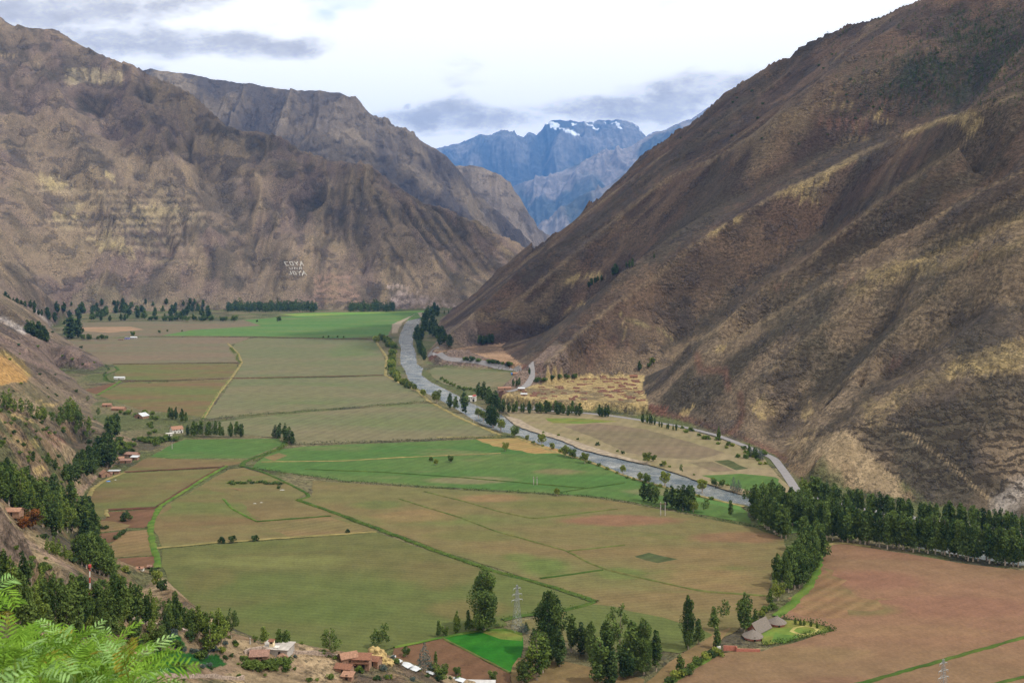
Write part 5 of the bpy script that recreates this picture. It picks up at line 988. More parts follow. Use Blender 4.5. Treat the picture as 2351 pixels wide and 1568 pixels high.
# far village wood at the foot of the left mountain
FG = 'trees around the far village'
for i in range(92):
    x = random.choice([random.uniform(120, 300), random.uniform(150, 490), random.uniform(260, 490)]); y = random.uniform(716, 738) if random.random() < .6 else random.uniform(695, 720)
    tree(x, y, random.uniform(13, 24) if y > 712 else random.uniform(10, 16), random.choice(dark + row[:2]), 'dark blue green tree around the far village', 'tree', FG, Ymin=2200, wide=1.55)
along([(10,690),(60,705),(100,725),(130,742)], 16, (14, 22), dark, 'dark tree in the line behind the far left spur', 'line of trees behind the far left spur', 5, 4, Ymin=2150, wide=1.3)
along([(335,737),(440,738),(470,738),(540,739)], 14, (12, 16), rnd, 'round dark tree at the near edge of the far village', 'round trees at the village edge', 3, 1, on=False, wide=1.2)
for px, py, hp, k in ((64,768,34,'dark0'),(76,774,40,'dark1'),(88,780,44,'dark2'),(98,784,40,'dark3'),(108,786,28,'dark0'),(70,762,26,'dark1')): tree(px, py, hp, k, 'dark tree in the clump behind the far green spur', 'tree', 'dark clump behind the green spur', Ymin=1700, wide=1.4)
tree(162, 778, 52, 'dark2', 'broad dark tree standing tallest in the far left fields', wide=1.9); tree(180, 776, 44, 'dark0', 'dark tree merging with the broad tallest one', wide=1.5)
for px, py, hp in ((190,781,16),(204,782,17),(225,780,10),(235,781,15),(245,780,11),(305,773,14),(366,766,9),(384,762,6),(640,739,14),(590,740,6),(742,776,5),(754,776,6),(775,776,6),(789,776,5),(418,762,5)): tree(px, py, hp, random.choice(rnd), 'small dark tree dotted between the far fields', 'tree', 'small trees between the far fields', on=False)
def wood_mass(name, pts_h, n, label):
    """a far grove that reads as one dark mass: crowns of one mesh"""
    V, Hh = [], []; rng = np.random.default_rng(len(label))
    for i in range(n):
        px, py, hp = pts_h(rng); p = hit(px, py, 500)
        if p is None: continue
        h = hp * p.y / F; q = leaf_quads((p.x, p.y, p.z + h * .5), (h * .22, h * .22, h * .5), 60, h * .07, rng); V.append(q); Hh.append(np.clip(np.repeat(rng.uniform(0, 1) + rng.normal(0, .15, 60), 4), 0, 1))
    V = np.concatenate(V); Hh = np.concatenate(Hh); o = mesh_obj(name, V.reshape(-1, 3), np.arange(len(V) * 4).reshape(-1, 4), L_dark); o.data.attributes.new('hue', 'FLOAT', 'POINT').data.foreach_set('value', Hh.astype(np.float32))
    return tag(o, label, 'wood', kind='stuff')
wood_mass('far_grove', lambda r: (r.uniform(522, 728) if r.random() < .72 else r.uniform(800, 905), r.uniform(708, 717), r.uniform(14, 21) * (1.3 if r.random() < .06 else 1)), 420, 'long dark grove along the foot of the left mountain')
def mt_scrub(r):
    while True:
        x, y = r.uniform(1900, 2420), r.uniform(10, 270); c_ = math.exp(-((x - 2270) / 130) ** 2 - ((y - 110) / 80) ** 2) + .5 * math.exp(-((x - 2120) / 90) ** 2 - ((y - 190) / 60) ** 2) + .06
        if r.random() < c_: return x, y, r.uniform(5, 10)
wood_mass('mountain_scrub', mt_scrub, 1700, 'dark bushes crowding the upper right mountain')
# hedges
def hedge(pts, w_, h_, n_per, mat, label, gap=.25, size=.45):
    q = path_pts(pts, 2.0, False); rng = np.random.default_rng(int(pts[0][0])); V, Hh = [], []
    for i, p in enumerate(q):
        if vnoise(np.array([i * .23]), np.array([pts[0][0] * 1.1]), 3)[0] < gap: continue
        hh = h_ * (.55 + .9 * vnoise(np.array([i * .31]), np.array([pts[0][1] * 1.]), 8)[0]); k = leaf_quads((p.x + rng.normal(0, .4), p.y + rng.normal(0, .4), hh * .5), (w_ / 2 + .8, w_ / 2, hh * .55), n_per, size, rng); V.append(k); Hh.append(np.clip(np.repeat(rng.uniform(0, 1) + rng.normal(0, .2, n_per), 4), 0, 1))
    V = np.concatenate(V); Hh = np.concatenate(Hh); o = mesh_obj('hedge', V.reshape(-1, 3), np.arange(len(V) * 4).reshape(-1, 4), mat); o.data.attributes.new('hue', 'FLOAT', 'POINT').data.foreach_set('value', Hh.astype(np.float32)); tag(o, label, 'hedge')
hedge([(577,1076),(640,1085),(784,1106),(944,1118),(1164,1130),(1350,1141),(1450,1156),(1567,1177),(1650,1196),(1734,1210)], 2.2, 2.4, 14, L_dark, 'long dark broken hedge below the bright green fields')
hedge([(667,1022),(784,1018),(967,1013),(1100,1007),(1170,1004)], 2.0, 3.0, 16, L_dark, 'dark hedge along the top of the bright green fields', .15)
hedge([(468,966),(533,957),(700,945),(784,939),(917,928),(984,924)], 2.2, 2.8, 14, L_dark, 'brown hedge between the two grey green middle fields', .3)
hedge([(683,1149),(760,1176),(870,1216),(1000,1266),(1130,1311),(1230,1338),(1300,1359),(1370,1383)], 2.6, 1.3, 16, L_green, 'thick green hedge line running diagonally beside the big olive field', .0, .4)
hedge([(1154,1424),(1200,1412),(1280,1406),(1320,1397)], 2.0, 2.2, 16, L_green, 'short bushy hedge right of the steel pylon', .1)
hedge([(1108,1424),(1128,1421),(1135,1432),(1150,1440)], 1.8, 2.0, 16, L_green, 'bushes left of the steel pylon base', .1)
hedge([(1753,1483),(1800,1477),(1850,1464),(1914,1449)], 2.6, 2.6, 26, L_green, 'clipped hedge along the lower side of the round garden', -1); hedge([(1914,1449),(1890,1438),(1862,1432)], 2.4, 3.6, 26, L_dark, 'dark hedge at the pointed end of the round garden', -1); hedge([(1862,1430),(1820,1424),(1795,1418)], 1.6, 2.2, 16, L_dark, 'dark hedge at the top of the round garden', -1)
for x, y in ((1826,1434),(1838,1436),(1846,1437),(1862,1439),(1876,1443)): tree(x, y, 17, 'poplar', 'small light green columnar bush at the top of the round garden', 'tree', 'columnar bushes in the round garden', on=False, wide=1.3)
hedge([(340,880),(360,879),(386,877)], 3, 3, 16, L_dark, 'short dark hedge right of the grey roofed shed far left'); hedge([(547,812),(543,826),(552,834)], 3, 2.6, 14, L_euc_y, 'scrubby bushes at the kink of the yellow field path', .3); hedge([(530,800),(540,812)], 5, 3, 20, L_euc_y, 'grey bushes above the kink of the yellow field path', .2)
hedge([(740,776),(762,776),(772,776),(790,776)], 3, 3.4, 10, L_dark, 'tiny dark hedge in the far green field', .4); hedge([(660,1022),(640,1036),(612,1044),(585,1060)], 3, 3, 20, L_green, 'green hedge curling round the corner of the bright green field', .1)
hedge([(240,838),(250,848),(238,862),(246,874),(262,880)], 2.5, 2.4, 12, L_dark, 'dark hedge snaking beside the tan track far left', .2)
# scrub on the near slopes
rr = random.Random(4)
for n_, box, ws, ks, lb, gp, ym in ((90,(0,930,330,1240),(7,15),['dark','green','olive'],'shrub scattered on the middle left slope','shrubs on the middle left slope',500),(70,(0,1230,420,1500),(9,20),['green','dark','olive'],'shrub on the slope beside the dark rocky spur','shrubs beside the rocky spur',300),(60,(420,1440,1060,1566),(7,15),['olive','dark','green'],'shrub on the dry slope around the farmhouse','shrubs around the farmhouse',240),(46,(0,930,260,1120),(6,12),['dark','olive','green'],'shrub scattered on the middle left slope','shrubs on the middle left slope',500),(30,(60,1230,300,1420),(10,24),['green','lime','dark'],'shrub on the slope beside the dark rocky spur','shrubs beside the rocky spur',380),
  (50,(380,1470,1060,1566),(9,22),['green','agave','dark','olive'],'shrub on the dry slope around the farmhouse','shrubs around the farmhouse',240),(34,(0,1440,470,1560),(12,30),['olive','dark','green'],'shrub in the dry grass below the left wood','shrubs below the left wood',150),(26,(0,760,230,930),(5,9),['dark','olive'],'shrub on the far scrubby spur','shrubs on the far spurs',900)):
    for i in range(n_):
        x, y = rr.uniform(box[0], box[2]), rr.uniform(box[1], box[3]); p = hit(x, y, ym)
        if p is None or p.z < 1.0: continue
        shrub(x, y, rr.uniform(*ws), rr.choice(ks), lb, gp, Ymin=ym, on=True)
along_sh([(560,1535),(600,1538),(640,1530),(665,1520)], 10, (26, 36), 'green', 'big bright green bush in the row below the adobe hut', 'bush row below the adobe hut', 4, 4, Ymin=240, hp=17)
along_sh([(392,1478),(420,1496),(450,1498),(500,1496)], 10, (12, 20), 'agave', 'grey blue agave between the vegetable plots', 'agaves between the plots', 5, 2, Ymin=240); along_sh([(380,1440),(400,1458),(388,1470)], 5, (14, 20), 'agave', 'grey blue agave left of the upper vegetable plot', 'agaves by the upper plot', 4, 4, Ymin=240)
print('trees', ntree)
# ---------------------------------------------------------------- buildings, masts, walls
M_white = simple_mat('white_wash', (.55,.53,.49), var=.08); M_adobe = simple_mat('adobe', (.26,.155,.105), var=.25, scale=1.2); M_tile = simple_mat('clay_tile', (.19,.092,.060), var=.3, scale=2.5); M_tile2 = simple_mat('pale_tile', (.26,.145,.097), var=.25, scale=1.5)
M_tin = simple_mat('white_sheet', (.42,.435,.45), .5, .3, .08); M_tin2 = simple_mat('weathered_sheet', (.40,.39,.38), .6, .2, .15); M_conc = simple_mat('grey_block', (.36,.33,.30), var=.2); M_thatch = simple_mat('thatch', (.15,.128,.11), var=.25, scale=3); M_dark = simple_mat('dark_opening', (.03,.025,.02)); M_brick = simple_mat('red_brick', (.36,.14,.10), var=.2, scale=2)
M_blue = simple_mat('blue_tarp', (.06,.22,.62), .5, .3, .1); M_purple = simple_mat('blue_roof', (.20,.19,.42)); M_red = simple_mat('red_paint', (.36,.05,.04), .5, .3, .06); M_steel = simple_mat('galvanised_steel', (.24,.25,.25), .5, .5, .08); M_beige = simple_mat('beige_plaster', (.66,.55,.36)); M_rust = simple_mat('brown_roof', (.22,.13,.10), var=.3, scale=2)
M_wood = simple_mat('timber', (.16,.08,.05)); M_straw = simple_mat('straw', (.32,.235,.105), var=.4, scale=.8); M_stone = simple_mat('field_stone', (.30,.235,.19), var=.4, scale=1.5)
def bbox(bm, x0, x1, y0, y1, z0, z1):
    v = [bm.verts.new((x, y, z)) for x in (x0, x1) for y in (y0, y1) for z in (z0, z1)]
    for f in ((0,1,3,2),(4,6,7,5),(0,4,5,1),(2,3,7,6),(0,2,6,4),(1,5,7,3)): bm.faces.new([v[i] for i in f])
def part(name, bm, mat, parent, smooth=False):
    bmesh.ops.recalc_face_normals(bm, faces=bm.faces); me = bpy.data.meshes.new(name); bm.to_mesh(me); bm.free(); me.materials.append(mat)
    o = bpy.data.objects.new(name, me); C.objects.link(o); o.parent = parent; return o
def where(px, py, Ymin=200):
    g0 = G(px, py)
    if inpoly(np.array([g0.x]), np.array([g0.y]), floor_poly)[0]: return g0
    return hit(px, py, Ymin) or g0
def root(kind, px, py, label, cat, rot=0, group=None, Ymin=200):
    e = bpy.data.objects.new(kind, None); C.objects.link(e); e.location = where(px, py, Ymin); e.rotation_euler = (0, 0, R(rot)); return tag(e, label, cat, group)
def gable(bm, w, d, h, rh, ov=.5, th=.22, axis='x'):
    """two tilted slabs meeting at a ridge that runs along x (or y)"""
    for s in (-1, 1):
        L = (w if axis == 'x' else d) / 2 + ov; D_ = (d if axis == 'x' else w) / 2; e = ov / D_ * rh
        P0 = [(-L, s * (D_ + ov), h - e), (L, s * (D_ + ov), h - e), (L, 0, h + rh), (-L, 0, h + rh)]
        if axis == 'y': P0 = [(b, a, z) for a, b, z in P0]
        lo = [bm.verts.new(p) for p in P0]; hi = [bm.verts.new((p[0], p[1], p[2] + th)) for p in P0]
        bm.faces.new(lo); bm.faces.new(hi[::-1])
        for k in range(4): bm.faces.new((lo[k], lo[(k + 1) % 4], hi[(k + 1) % 4], hi[k]))
def house(kind, px, py, w, d, h, label, cat='house', roof='gable', rh=1.8, wm=None, rm=None, rot=0, axis='x', doors=((0.0,1.0,2.0),), wins=(), storeys=1, group=None, Ymin=200, base=1.0, ov=.5):
    e = root(kind, px, py, label, cat, rot, group, Ymin); e.location = e.location + Vector((0, d / 2, 0)); wm = wm or M_adobe; rm = rm or M_tile
    bm = bmesh.new(); bbox(bm, -w/2, w/2, -d/2, d/2, -base, h)
    if roof == 'gable':                                       # gable triangles
        for s in (-1, 1):
            tr = [(s*w/2, -d/2, h), (s*w/2, d/2, h), (s*w/2, 0, h+rh)] if axis == 'x' else [(-w/2, s*d/2, h), (w/2, s*d/2, h), (0, s*d/2, h+rh)]
            bm.faces.new([bm.verts.new(t) for t in tr])
    part('wall', bm, wm, e)
    bm = bmesh.new()
    if roof == 'gable': gable(bm, w, d, h + .03, rh, ov, axis=axis)
    elif roof == 'flat': bbox(bm, -w/2-ov, w/2+ov, -d/2-ov, d/2+ov, h + .02, h + .25)
    elif roof == 'shed':
        P0 = [(-w/2-ov, -d/2-ov, h+.03), (w/2+ov, -d/2-ov, h+.03), (w/2+ov, d/2+ov, h+rh), (-w/2-ov, d/2+ov, h+rh)]; lo = [bm.verts.new(p) for p in P0]; hi = [bm.verts.new((p[0], p[1], p[2]+.15)) for p in P0]
        bm.faces.new(lo); bm.faces.new(hi[::-1]); [bm.faces.new((lo[k], lo[(k+1)%4], hi[(k+1)%4], hi[k])) for k in range(4)]
    part('roof', bm, rm, e)
    for dx_, dw, dh in doors: bm = bmesh.new(); bbox(bm, dx_-dw/2, dx_+dw/2, -d/2-.06, -d/2+.02, .02, dh); part('door', bm, M_dark, e)
    for wx, wz in wins:
        bm = bmesh.new(); bbox(bm, wx-.5, wx+.5, -d/2-.05, -d/2+.02, wz, wz+1.1); f = part('window', bm, M_dark, e)
        bm = bmesh.new(); bbox(bm, wx-.62, wx+.62, -d/2-.12, -d/2-.052, wz-.14, wz-.02); part('sill', bm, wm, f)
    return e
house('barn', 322, 961, 14, 10, 3.0, 'big barn with a white roof beside the small green plot on the left', 'barn', 'gable', 3.2, M_adobe, M_tin, -28, 'y', ((0,3,2.6),))
house('house', 244, 934, 11, 6, 2.6, 'long low house with a reddish tile roof, left of two above the barn', roof='gable', rh=1.6, rm=M_tile2, rot=4); house('house', 270, 943, 17, 7, 2.6, 'longer tile roofed house right of the other one above the barn', roof='gable', rh=2, rm=M_tile2, rot=-10)
v_ = house('villa', 402, 995, 12, 8.5, 4.4, 'white two storey villa with an orange tile roof among trees', 'house', 'gable', 3, M_white, M_tile2, 38, 'x', ((-3,1.4,2.2),(4,1.4,2.2)), ((-4,2.9),(-1,2.9),(3,2.9),(1,.9)))
house('house', 387, 1001, 6, 4, 2.6, 'small white annex left below the villa', roof='flat', wm=M_white, rm=M_white, rot=30)
house('shed', 273, 871, 16, 6, 2.6, 'long grey roofed shed at the field edge far left', 'shed', 'gable', 1.3, M_white, M_tin); house('shed', 306, 778, 15, 8, 3, 'white shed in the far fields with grass beside it', 'shed', 'gable', 1.6, M_conc, M_tin); house('shed', 291, 779, 10, 6, 4, 'shed with a purplish blue wall next to the white far shed', 'shed', 'flat', 1, M_purple, M_conc)
house('shed', 277, 781, 12, 5, 1.8, 'low ruined shed left of the purplish one', 'shed', 'flat', 1, M_adobe, M_rust)
house('house', 237, 1096, 8, 7, 3, 'farmhouse with a pale orange roof at the head of the dirt track', roof='gable', rh=2.6, rm=M_tile2, rot=40, axis='y'); house('shed', 260, 1089, 9.5, 4.5, 3, 'white flat roofed shed behind the blue tarpaulin', 'shed', 'flat', 1, M_adobe, M_tin, 4); house('shed', 246, 1094, 7, 3, 2.4, 'brown lean-to between the orange roof and the white shed', 'shed', 'shed', .8, M_adobe, M_rust)
house('house', 299, 1050, 15, 6, 3, 'long brown roofed farm building, rearmost of its group', roof='gable', rh=1.6, rm=M_rust, rot=-12); house('house', 287, 1063, 10, 5, 2.4, 'brown roofed farm building at the front left of its group', roof='gable', rh=1.3, rm=M_rust, rot=8); house('shed', 308, 1056, 7, 4, 2.6, 'farm shed with a shining white roof at the field edge', 'shed', 'shed', 1, M_adobe, M_tin, -10); house('house', 275, 1058, 6, 4, 2.4, 'small hut at the left end of the brown farm group', roof='gable', rh=1.2, rm=M_tile2, rot=20)
house('house', 48, 1162, 8, 5, 3, 'pinkish white house half hidden in the ravine wood', roof='gable', rh=1.4, wm=M_white, rm=M_tile2, Ymin=420); house('house', 26, 1185, 8, 5, 2.5, 'small hut with an orange roof left of the rust coloured tree', roof='gable', rh=1.2, rm=M_tile2, Ymin=380)
h_ = house('river_house', 1084, 922, 10, 8, 6.5, 'white house beside the river at the crossing', 'house', 'flat', 1, M_white, M_white, -12, 'x', ((-3,1.6,2.3),(2.5,2.4,3.2)), ((-3,4),(0,4),(3,4)))
bm = bmesh.new(); bbox(bm, .8, 4.6, -2, 3.5, 6.8, 8.4); part('roof_room', bm, M_red, h_)
house('house', 1186, 862, 12, 7, 3, 'orange tile roofed house inside the road loop', roof='gable', rh=1.8, rm=M_tile2); house('house', 1197, 858, 8, 5, 2.6, 'smaller brown roofed house right of the orange one in the road loop', roof='gable', rh=1.2, rm=M_tile)
house('shed', 1177, 861, 5, 4, 3.2, 'blue shed inside the road loop', 'shed', 'flat', .5, M_blue, M_blue); house('shed', 1158, 895, 18, 5, 2.6, 'long pink roofed shed left of the ruin field', 'shed', 'gable', 1.2, M_adobe, M_tile2, 12); house('shed', 1197, 898, 9, 5, 3.4, 'white roofed shelter beside the road at the edge of the ruins', 'shed', 'shed', 1, M_adobe, M_tin, -15); house('shed', 1203, 909, 8, 4, 2.4, 'second white roofed shelter, lower, at the edge of the ruins', 'shed', 'gable', 1, M_adobe, M_tin)
house('house', 1455, 868, 11, 5, 3, 'red roofed hut at the upper edge of the ruin field', roof='gable', rh=1.6, rm=M_tile)
# ruins on the golden terrace
def ruin(px, py, w, d, h, rot, openings):
    e = where(px, py, 900); bm = bmesh.new(); t = .9
    segs = [(-w/2, w/2, -d/2, -d/2+t), (-w/2, w/2, d/2-t, d/2), (-w/2, -w/2+t, -d/2+t, d/2-t), (w/2-t, w/2, -d/2+t, d/2-t)]
    for k, (a, b, c_, f) in enumerate(segs):
        if k in openings: continue
        n_ = 4
        for i in range(n_):
            hh = h * random.uniform(.5, 1.15)
            if k < 2: bbox(bm, a + (b-a)*i/n_, a + (b-a)*(i+1)/n_ + .0, c_, f, -1.5, hh)
            else: bbox(bm, a, b, c_ + (f-c_)*i/n_, c_ + (f-c_)*(i+1)/n_ - .01, -1.5, hh)
    o = part('adobe_ruin', bm, M_ruin, None); o.location = e; o.rotation_euler = (0, 0, rot); tag(o, 'crumbled reddish adobe walls of a roofless ruin on the golden terrace', 'ruin', 'roofless ruins on the golden terrace')
M_ruin = simple_mat('ruin_adobe', (.22,.115,.085), var=.3, scale=.8)
k = 0
while k < 78:
    x, y = random.uniform(1170, 1478), random.uniform(862, 924)
    if not inpoly(np.array([x]), np.array([y]), [(1190,905),(1230,885),(1300,876),(1360,866),(1470,862),(1478,920),(1400,920),(1300,919),(1215,915)])[0]: continue
    ruin(x, y, random.uniform(5, 11), random.uniform(4, 8), random.uniform(1.0, 2.1), random.uniform(-.4, .4), random.sample([0, 1, 2, 3], random.choice((0, 1, 1)))); k += 1
# thatched garden lodge
def cone_hut(px, py, r, h, rh, label):
    e = root('thatched_hut', px, py, label, 'hut'); e.location = e.location + Vector((0, r, 0)); n_ = 14
    bm = bmesh.new(); bmesh.ops.create_cone(bm, segments=n_, radius1=r, radius2=r, depth=h + .6, cap_ends=True, matrix=Matrix.Translation((0, 0, (h + .6) / 2 - .6))); part('wall', bm, M_brick, e)
    bm = bmesh.new(); bmesh.ops.create_cone(bm, segments=n_, radius1=r + 1.0, radius2=r * .12, depth=rh, cap_ends=True, matrix=Matrix.Translation((0, 0, h + rh / 2 - .3))); part('roof', bm, M_thatch, e)
    bm = bmesh.new(); bmesh.ops.create_cone(bm, segments=8, radius1=.5, radius2=.2, depth=.7, cap_ends=True, matrix=Matrix.Translation((0, 0, h + rh))); part('finial', bm, M_thatch, e)
    bm = bmesh.new(); bbox(bm, -.5, .5, -r - .08, -r + .3, 0, 2.0); part('door', bm, M_dark, e)
cone_hut(1789, 1441, 4.1, 2.0, 3.0, 'round hut with a grey conical thatch roof beside the lawn'); cone_hut(1733, 1472, 4.5, 1.6, 3.0, 'hut with a broad brownish pyramid thatch roof nearest the brick wall')
house('thatched_house', 1745, 1452, 12.5, 6, 1.8, 'long house with a steep grey thatch roof between the two round huts', 'house', 'gable', 3.8, M_brick, M_thatch, 46, 'x', ((0,1,1.7),), (), ov=1.0)
def wall_run(kind, pts, h, t, mat, label, cat='wall', group=None, on=False, rag=.0, ystep=3.0, Ymin=200):
    w_ = [(hit(*p, Ymin) or G(*p)) if on else G(*p) for p in pts]; bm = bmesh.new(); prev = None; A = []
    for a, b in zip(w_, w_[1:]):
        k = max(1, int((b - a).length / ystep)); A += [a.lerp(b, i / k) for i in range(k)]
    A.append(w_[-1])
    for i, p in enumerate(A):
        d_ = (A[min(i+1, len(A)-1)] - A[max(i-1, 0)]); n_ = Vector((-d_.y, d_.x, 0)).normalized() * t / 2; z = ground_z(p.x, p.y) if on else 0; hh = h * (1 + random.uniform(-rag, rag))
        cur = [bm.verts.new((p + s * n_).to_tuple()[:2] + (zz,)) for s, zz in ((-1, z-.8), (-1, z+hh), (1, z+hh), (1, z-.8))]
        if prev:
            for k in range(3): bm.faces.new((prev[k], prev[k+1], cur[k+1], cur[k]))
        else: bm.faces.new(cur)
        prev = cur
    bm.faces.new(prev); o = part(kind, bm, mat, None); return tag(o, label, cat, group)
wall_run('garden_wall', [(1661,1493),(1690,1494),(1692,1497)], 2.6, .5, M_brick, 'taller left part of the red brick garden wall below the huts'); wall_run('garden_wall', [(1693,1496),(1745,1497)], 1.7, .5, M_brick, 'lower right part of the red brick garden wall below the huts')
house('gatehouse', 1651, 1494, 1.6, 1.6, 1.8, 'small white gate pillar at the left end of the brick wall', 'pillar', 'flat', .3, M_white, M_white, doors=(), ov=.1)
for pts, lb in (([(288,1422),(340,1428),(400,1440),(458,1458)], 'stone wall running below the eucalyptus trees left of the vegetable plots'), ([(376,1550),(420,1556),(480,1554),(560,1560)], 'curving stone wall below the vegetable plots'), ([(560,1500),(600,1492),(660,1500),(720,1502),(800,1512)], 'low stone wall along the crest between the turret house and the farmhouse')):
    wall_run('stone_wall', pts, 1.3, .7, M_stone, lb, 'wall', None, True, .35)
# crest farm
t = house('turret_house', 632, 1506, 11, 8, 2.6, 'flat roofed grey block house with a beige turret on the crest', 'house', 'flat', 1, M_conc, M_conc, -8, 'x', ((2.2,1.0,1.9),), ((-3,.9),), Ymin=300)
bm = bmesh.new(); bbox(bm, -2.6, -.9, -2.4, -.7, 2.9, 5.2); tu = part('turret', bm, M_beige, t); bm = bmesh.new(); bbox(bm, -2.2, -1.3, -2.46, -2.38, 4.2, 4.9); part('opening', bm, M_dark, tu)
bm = bmesh.new(); gable(bm, 1.7, 1.7, 5.25, .6, .35, .12); o = part('turret_roof', bm, M_tile, tu); o.location = (-1.75, -1.55, 0)
bm = bmesh.new(); bbox(bm, -.2, 1.6, -3.6, -1.6, 2.9, 3.4); part('stair_head', bm, M_white, t)
e = house('adobe_hut', 593, 1524, 6.6, 5, 3.2, 'brown adobe hut with a sagging tile roof and dark doorway', 'hut', 'gable', 1.3, M_adobe, M_rust, 6, 'x', ((1.2,.9,1.8),), ((-.8,2.0),(.6,2.0)), Ymin=300, ov=.6)
house('adobe_hut', 647, 1522, 4, 3, 1.8, 'small roof gabled adobe ruin right of the hut', 'hut', 'gable', 1.2, M_adobe, M_adobe, 20, 'y', ((0,1.6,1.6),), (), Ymin=300, ov=.1)
f_ = house('farmhouse', 824, 1534, 8.6, 5.5, 4.0, 'two storey farmhouse with a red tile roof and wooden balcony', 'house', 'gable', 1.3, M_adobe, M_tile, -4, 'x', ((-1.5,1.1,2.0),(2,1.1,2.0)), ((-3,3.0),(0,3.0),(3,3.0)), Ymin=300, ov=.8)
bm = bmesh.new(); bbox(bm, -4.6, 4.6, -4.2, -3.02, 2.3, 2.5); b_ = part('balcony', bm, M_wood, f_); bm = bmesh.new(); bbox(bm, -4.6, 4.6, -4.2, -4.12, 3.1, 3.2); [bbox(bm, x-.05, x+.05, -4.19, -4.13, 2.5, 3.1) for x in np.linspace(-4.5, 4.5, 13)]; part('railing', bm, M_wood, b_)
for x in (-4.4, 0, 4.4): bm = bmesh.new(); bbox(bm, x-.09, x+.09, -4.1, -3.9, -.5, 2.29); part('post', bm, M_wood, f_)
house('outbuilding', 858, 1530, 5, 4.5, 2.4, 'low tiled outbuilding attached right of the farmhouse', 'outbuilding', 'gable', 1.1, M_adobe, M_tile, -18, Ymin=300); house('outbuilding', 797, 1527, 6.5, 5, 3.0, 'tiled wing left of the farmhouse', 'outbuilding', 'gable', 1.4, M_adobe, M_tile2, 25, Ymin=300); house('outbuilding', 789, 1547, 6.5, 4, 2.2, 'tiled outbuilding below the left wing of the farmhouse', 'outbuilding', 'gable', 1.1, M_adobe, M_tile, -16, Ymin=300); house('outbuilding', 797, 1561, 4.2, 3, 1.4, 'lowest small tiled outbuilding at the bottom left of the farm', 'outbuilding', 'shed', .7, M_adobe, M_tile2, -10, Ymin=300)
def heap(px, py, r, h, label, Ymin=300):
    rng = np.random.default_rng(5); bm = bmesh.new(); bmesh.ops.create_icosphere(bm, subdivisions=4, radius=1)
    for v in bm.verts:
        n_ = .75 + .5 * float(vnoise(np.array([v.co.x * 3 + 9]), np.array([v.co.y * 3 + v.co.z * 2]), 2)[0]); v.co = Vector((v.co.x * r * n_, v.co.y * r * .7 * n_, max(v.co.z, -.2) * h * n_))
    o = part('straw_heap', bm, M_straw, None); o.location = where(px, py, Ymin); tag(o, label, 'heap')
heap(866, 1510, 4.6, 4.4, 'golden straw heap behind the right end of the farmhouse'); heap(888, 1522, 3.4, 2.2, 'lower straw heap right of the tall one')
def tarp(px, py, w, d, label, mat=M_tin, rot=0, Ymin=300, z=1.2):
    o_ = where(px, py, Ymin); n_ = 9; vs = []; rs = random.Random(int(px))
    for i in range(n_):
        for j in range(n_): vs.append(((i/(n_-1)-.5)*w, (j/(n_-1)-.5)*d, z*(1-abs(i/(n_-1)-.5)*1.2) + rs.uniform(-.12, .12)))
    vs2 = vs + [(x, y, zz-.08) for x, y, zz in vs]; q = lambda i, j: i*n_+j; fs = [(q(i,j), q(i+1,j), q(i+1,j+1), q(i,j+1)) for i in range(n_-1) for j in range(n_-1)]; m_ = n_*n_
    fs += [tuple(m_+k for k in f[::-1]) for f in fs]; o = mesh_obj('plastic_sheet', vs2, fs, mat, smooth=True); o.location = o_; o.rotation_euler = (0, 0, R(rot)); tag(o, label, 'tarpaulin')
for a in ((931,1528,6,4,'largest white plastic sheet on the slope right of the straw heaps',M_tin,-35),(948,1536,6,4,'white plastic sheet just right of the largest one',M_tin,-30),(915,1519,3,2,'small white sheet left of the largest plastic sheet',M_tin,-20),(903,1508,2.6,2,'bluish white sheet on the crest above the others',M_tin,0),(985,1546,5,2,'narrow white sheet farther right between the conifers',M_tin,-25),(1001,1550,3,1.6,'tiny white sheet at the right end of the white strip',M_tin,-20),
          (1052,1562,6,4,'white tin sheets left of the long shed',M_tin,-20),(249,1105,4,2.5,'bright blue tarpaulin in front of the orange roofed farmhouse',M_blue,0),(265,1102,1.8,1.5,'white sack right of the blue tarpaulin',M_tin,0),(226,1398,7,5,'crumpled white plastic over the plot under the striped mast',M_tin,10),(238,1404,5,4,'second crumpled white plastic sheet right of the one under the mast',M_tin,-20),(648,1125,5,1.6,'white sheet lying by the weedy patch in the fields',M_tin,0),(600,1154,3,1,'small white sheet in the field, right of two',M_tin,0),(585,1156,3,1,'small white sheet in the field, left of two',M_tin,0)):
    tarp(*a, Ymin=250, z=.9 if a[1] > 1300 else .3)
house('long_shed', 1098, 1578, 15, 2.4, 2.0, 'long low red walled shed with a white roof edge at the bottom edge', 'shed', 'shed', .35, M_brick, M_tin2, -2, 'x', ((-5,1,1.8),(3,1,1.8)), ((6,.8),), Ymin=300)
house('shed', 228, 1392, 5, 3, 2, 'dark roofed shelter beside the striped mast foot', 'shed', 'shed', .6, M_conc, M_rust, 0, Ymin=300); house('shed', 320, 1308, 4.2, 2.6, .9, 'low pinkish hut at the far edge of the lowest left plot', 'shed', 'gable', .6, M_white, M_tile2, 0); house('shed', 343, 1306, 2.4, 2, 1.6, 'dark little kiln shed left of the bright verge', 'shed', 'gable', .6, M_dark, M_rust)
wall_run('stone_wall', [(272,1308),(300,1307),(312,1309)], .5, .5, M_stone, 'low pale wall at the lower edge of the smallest left plot')
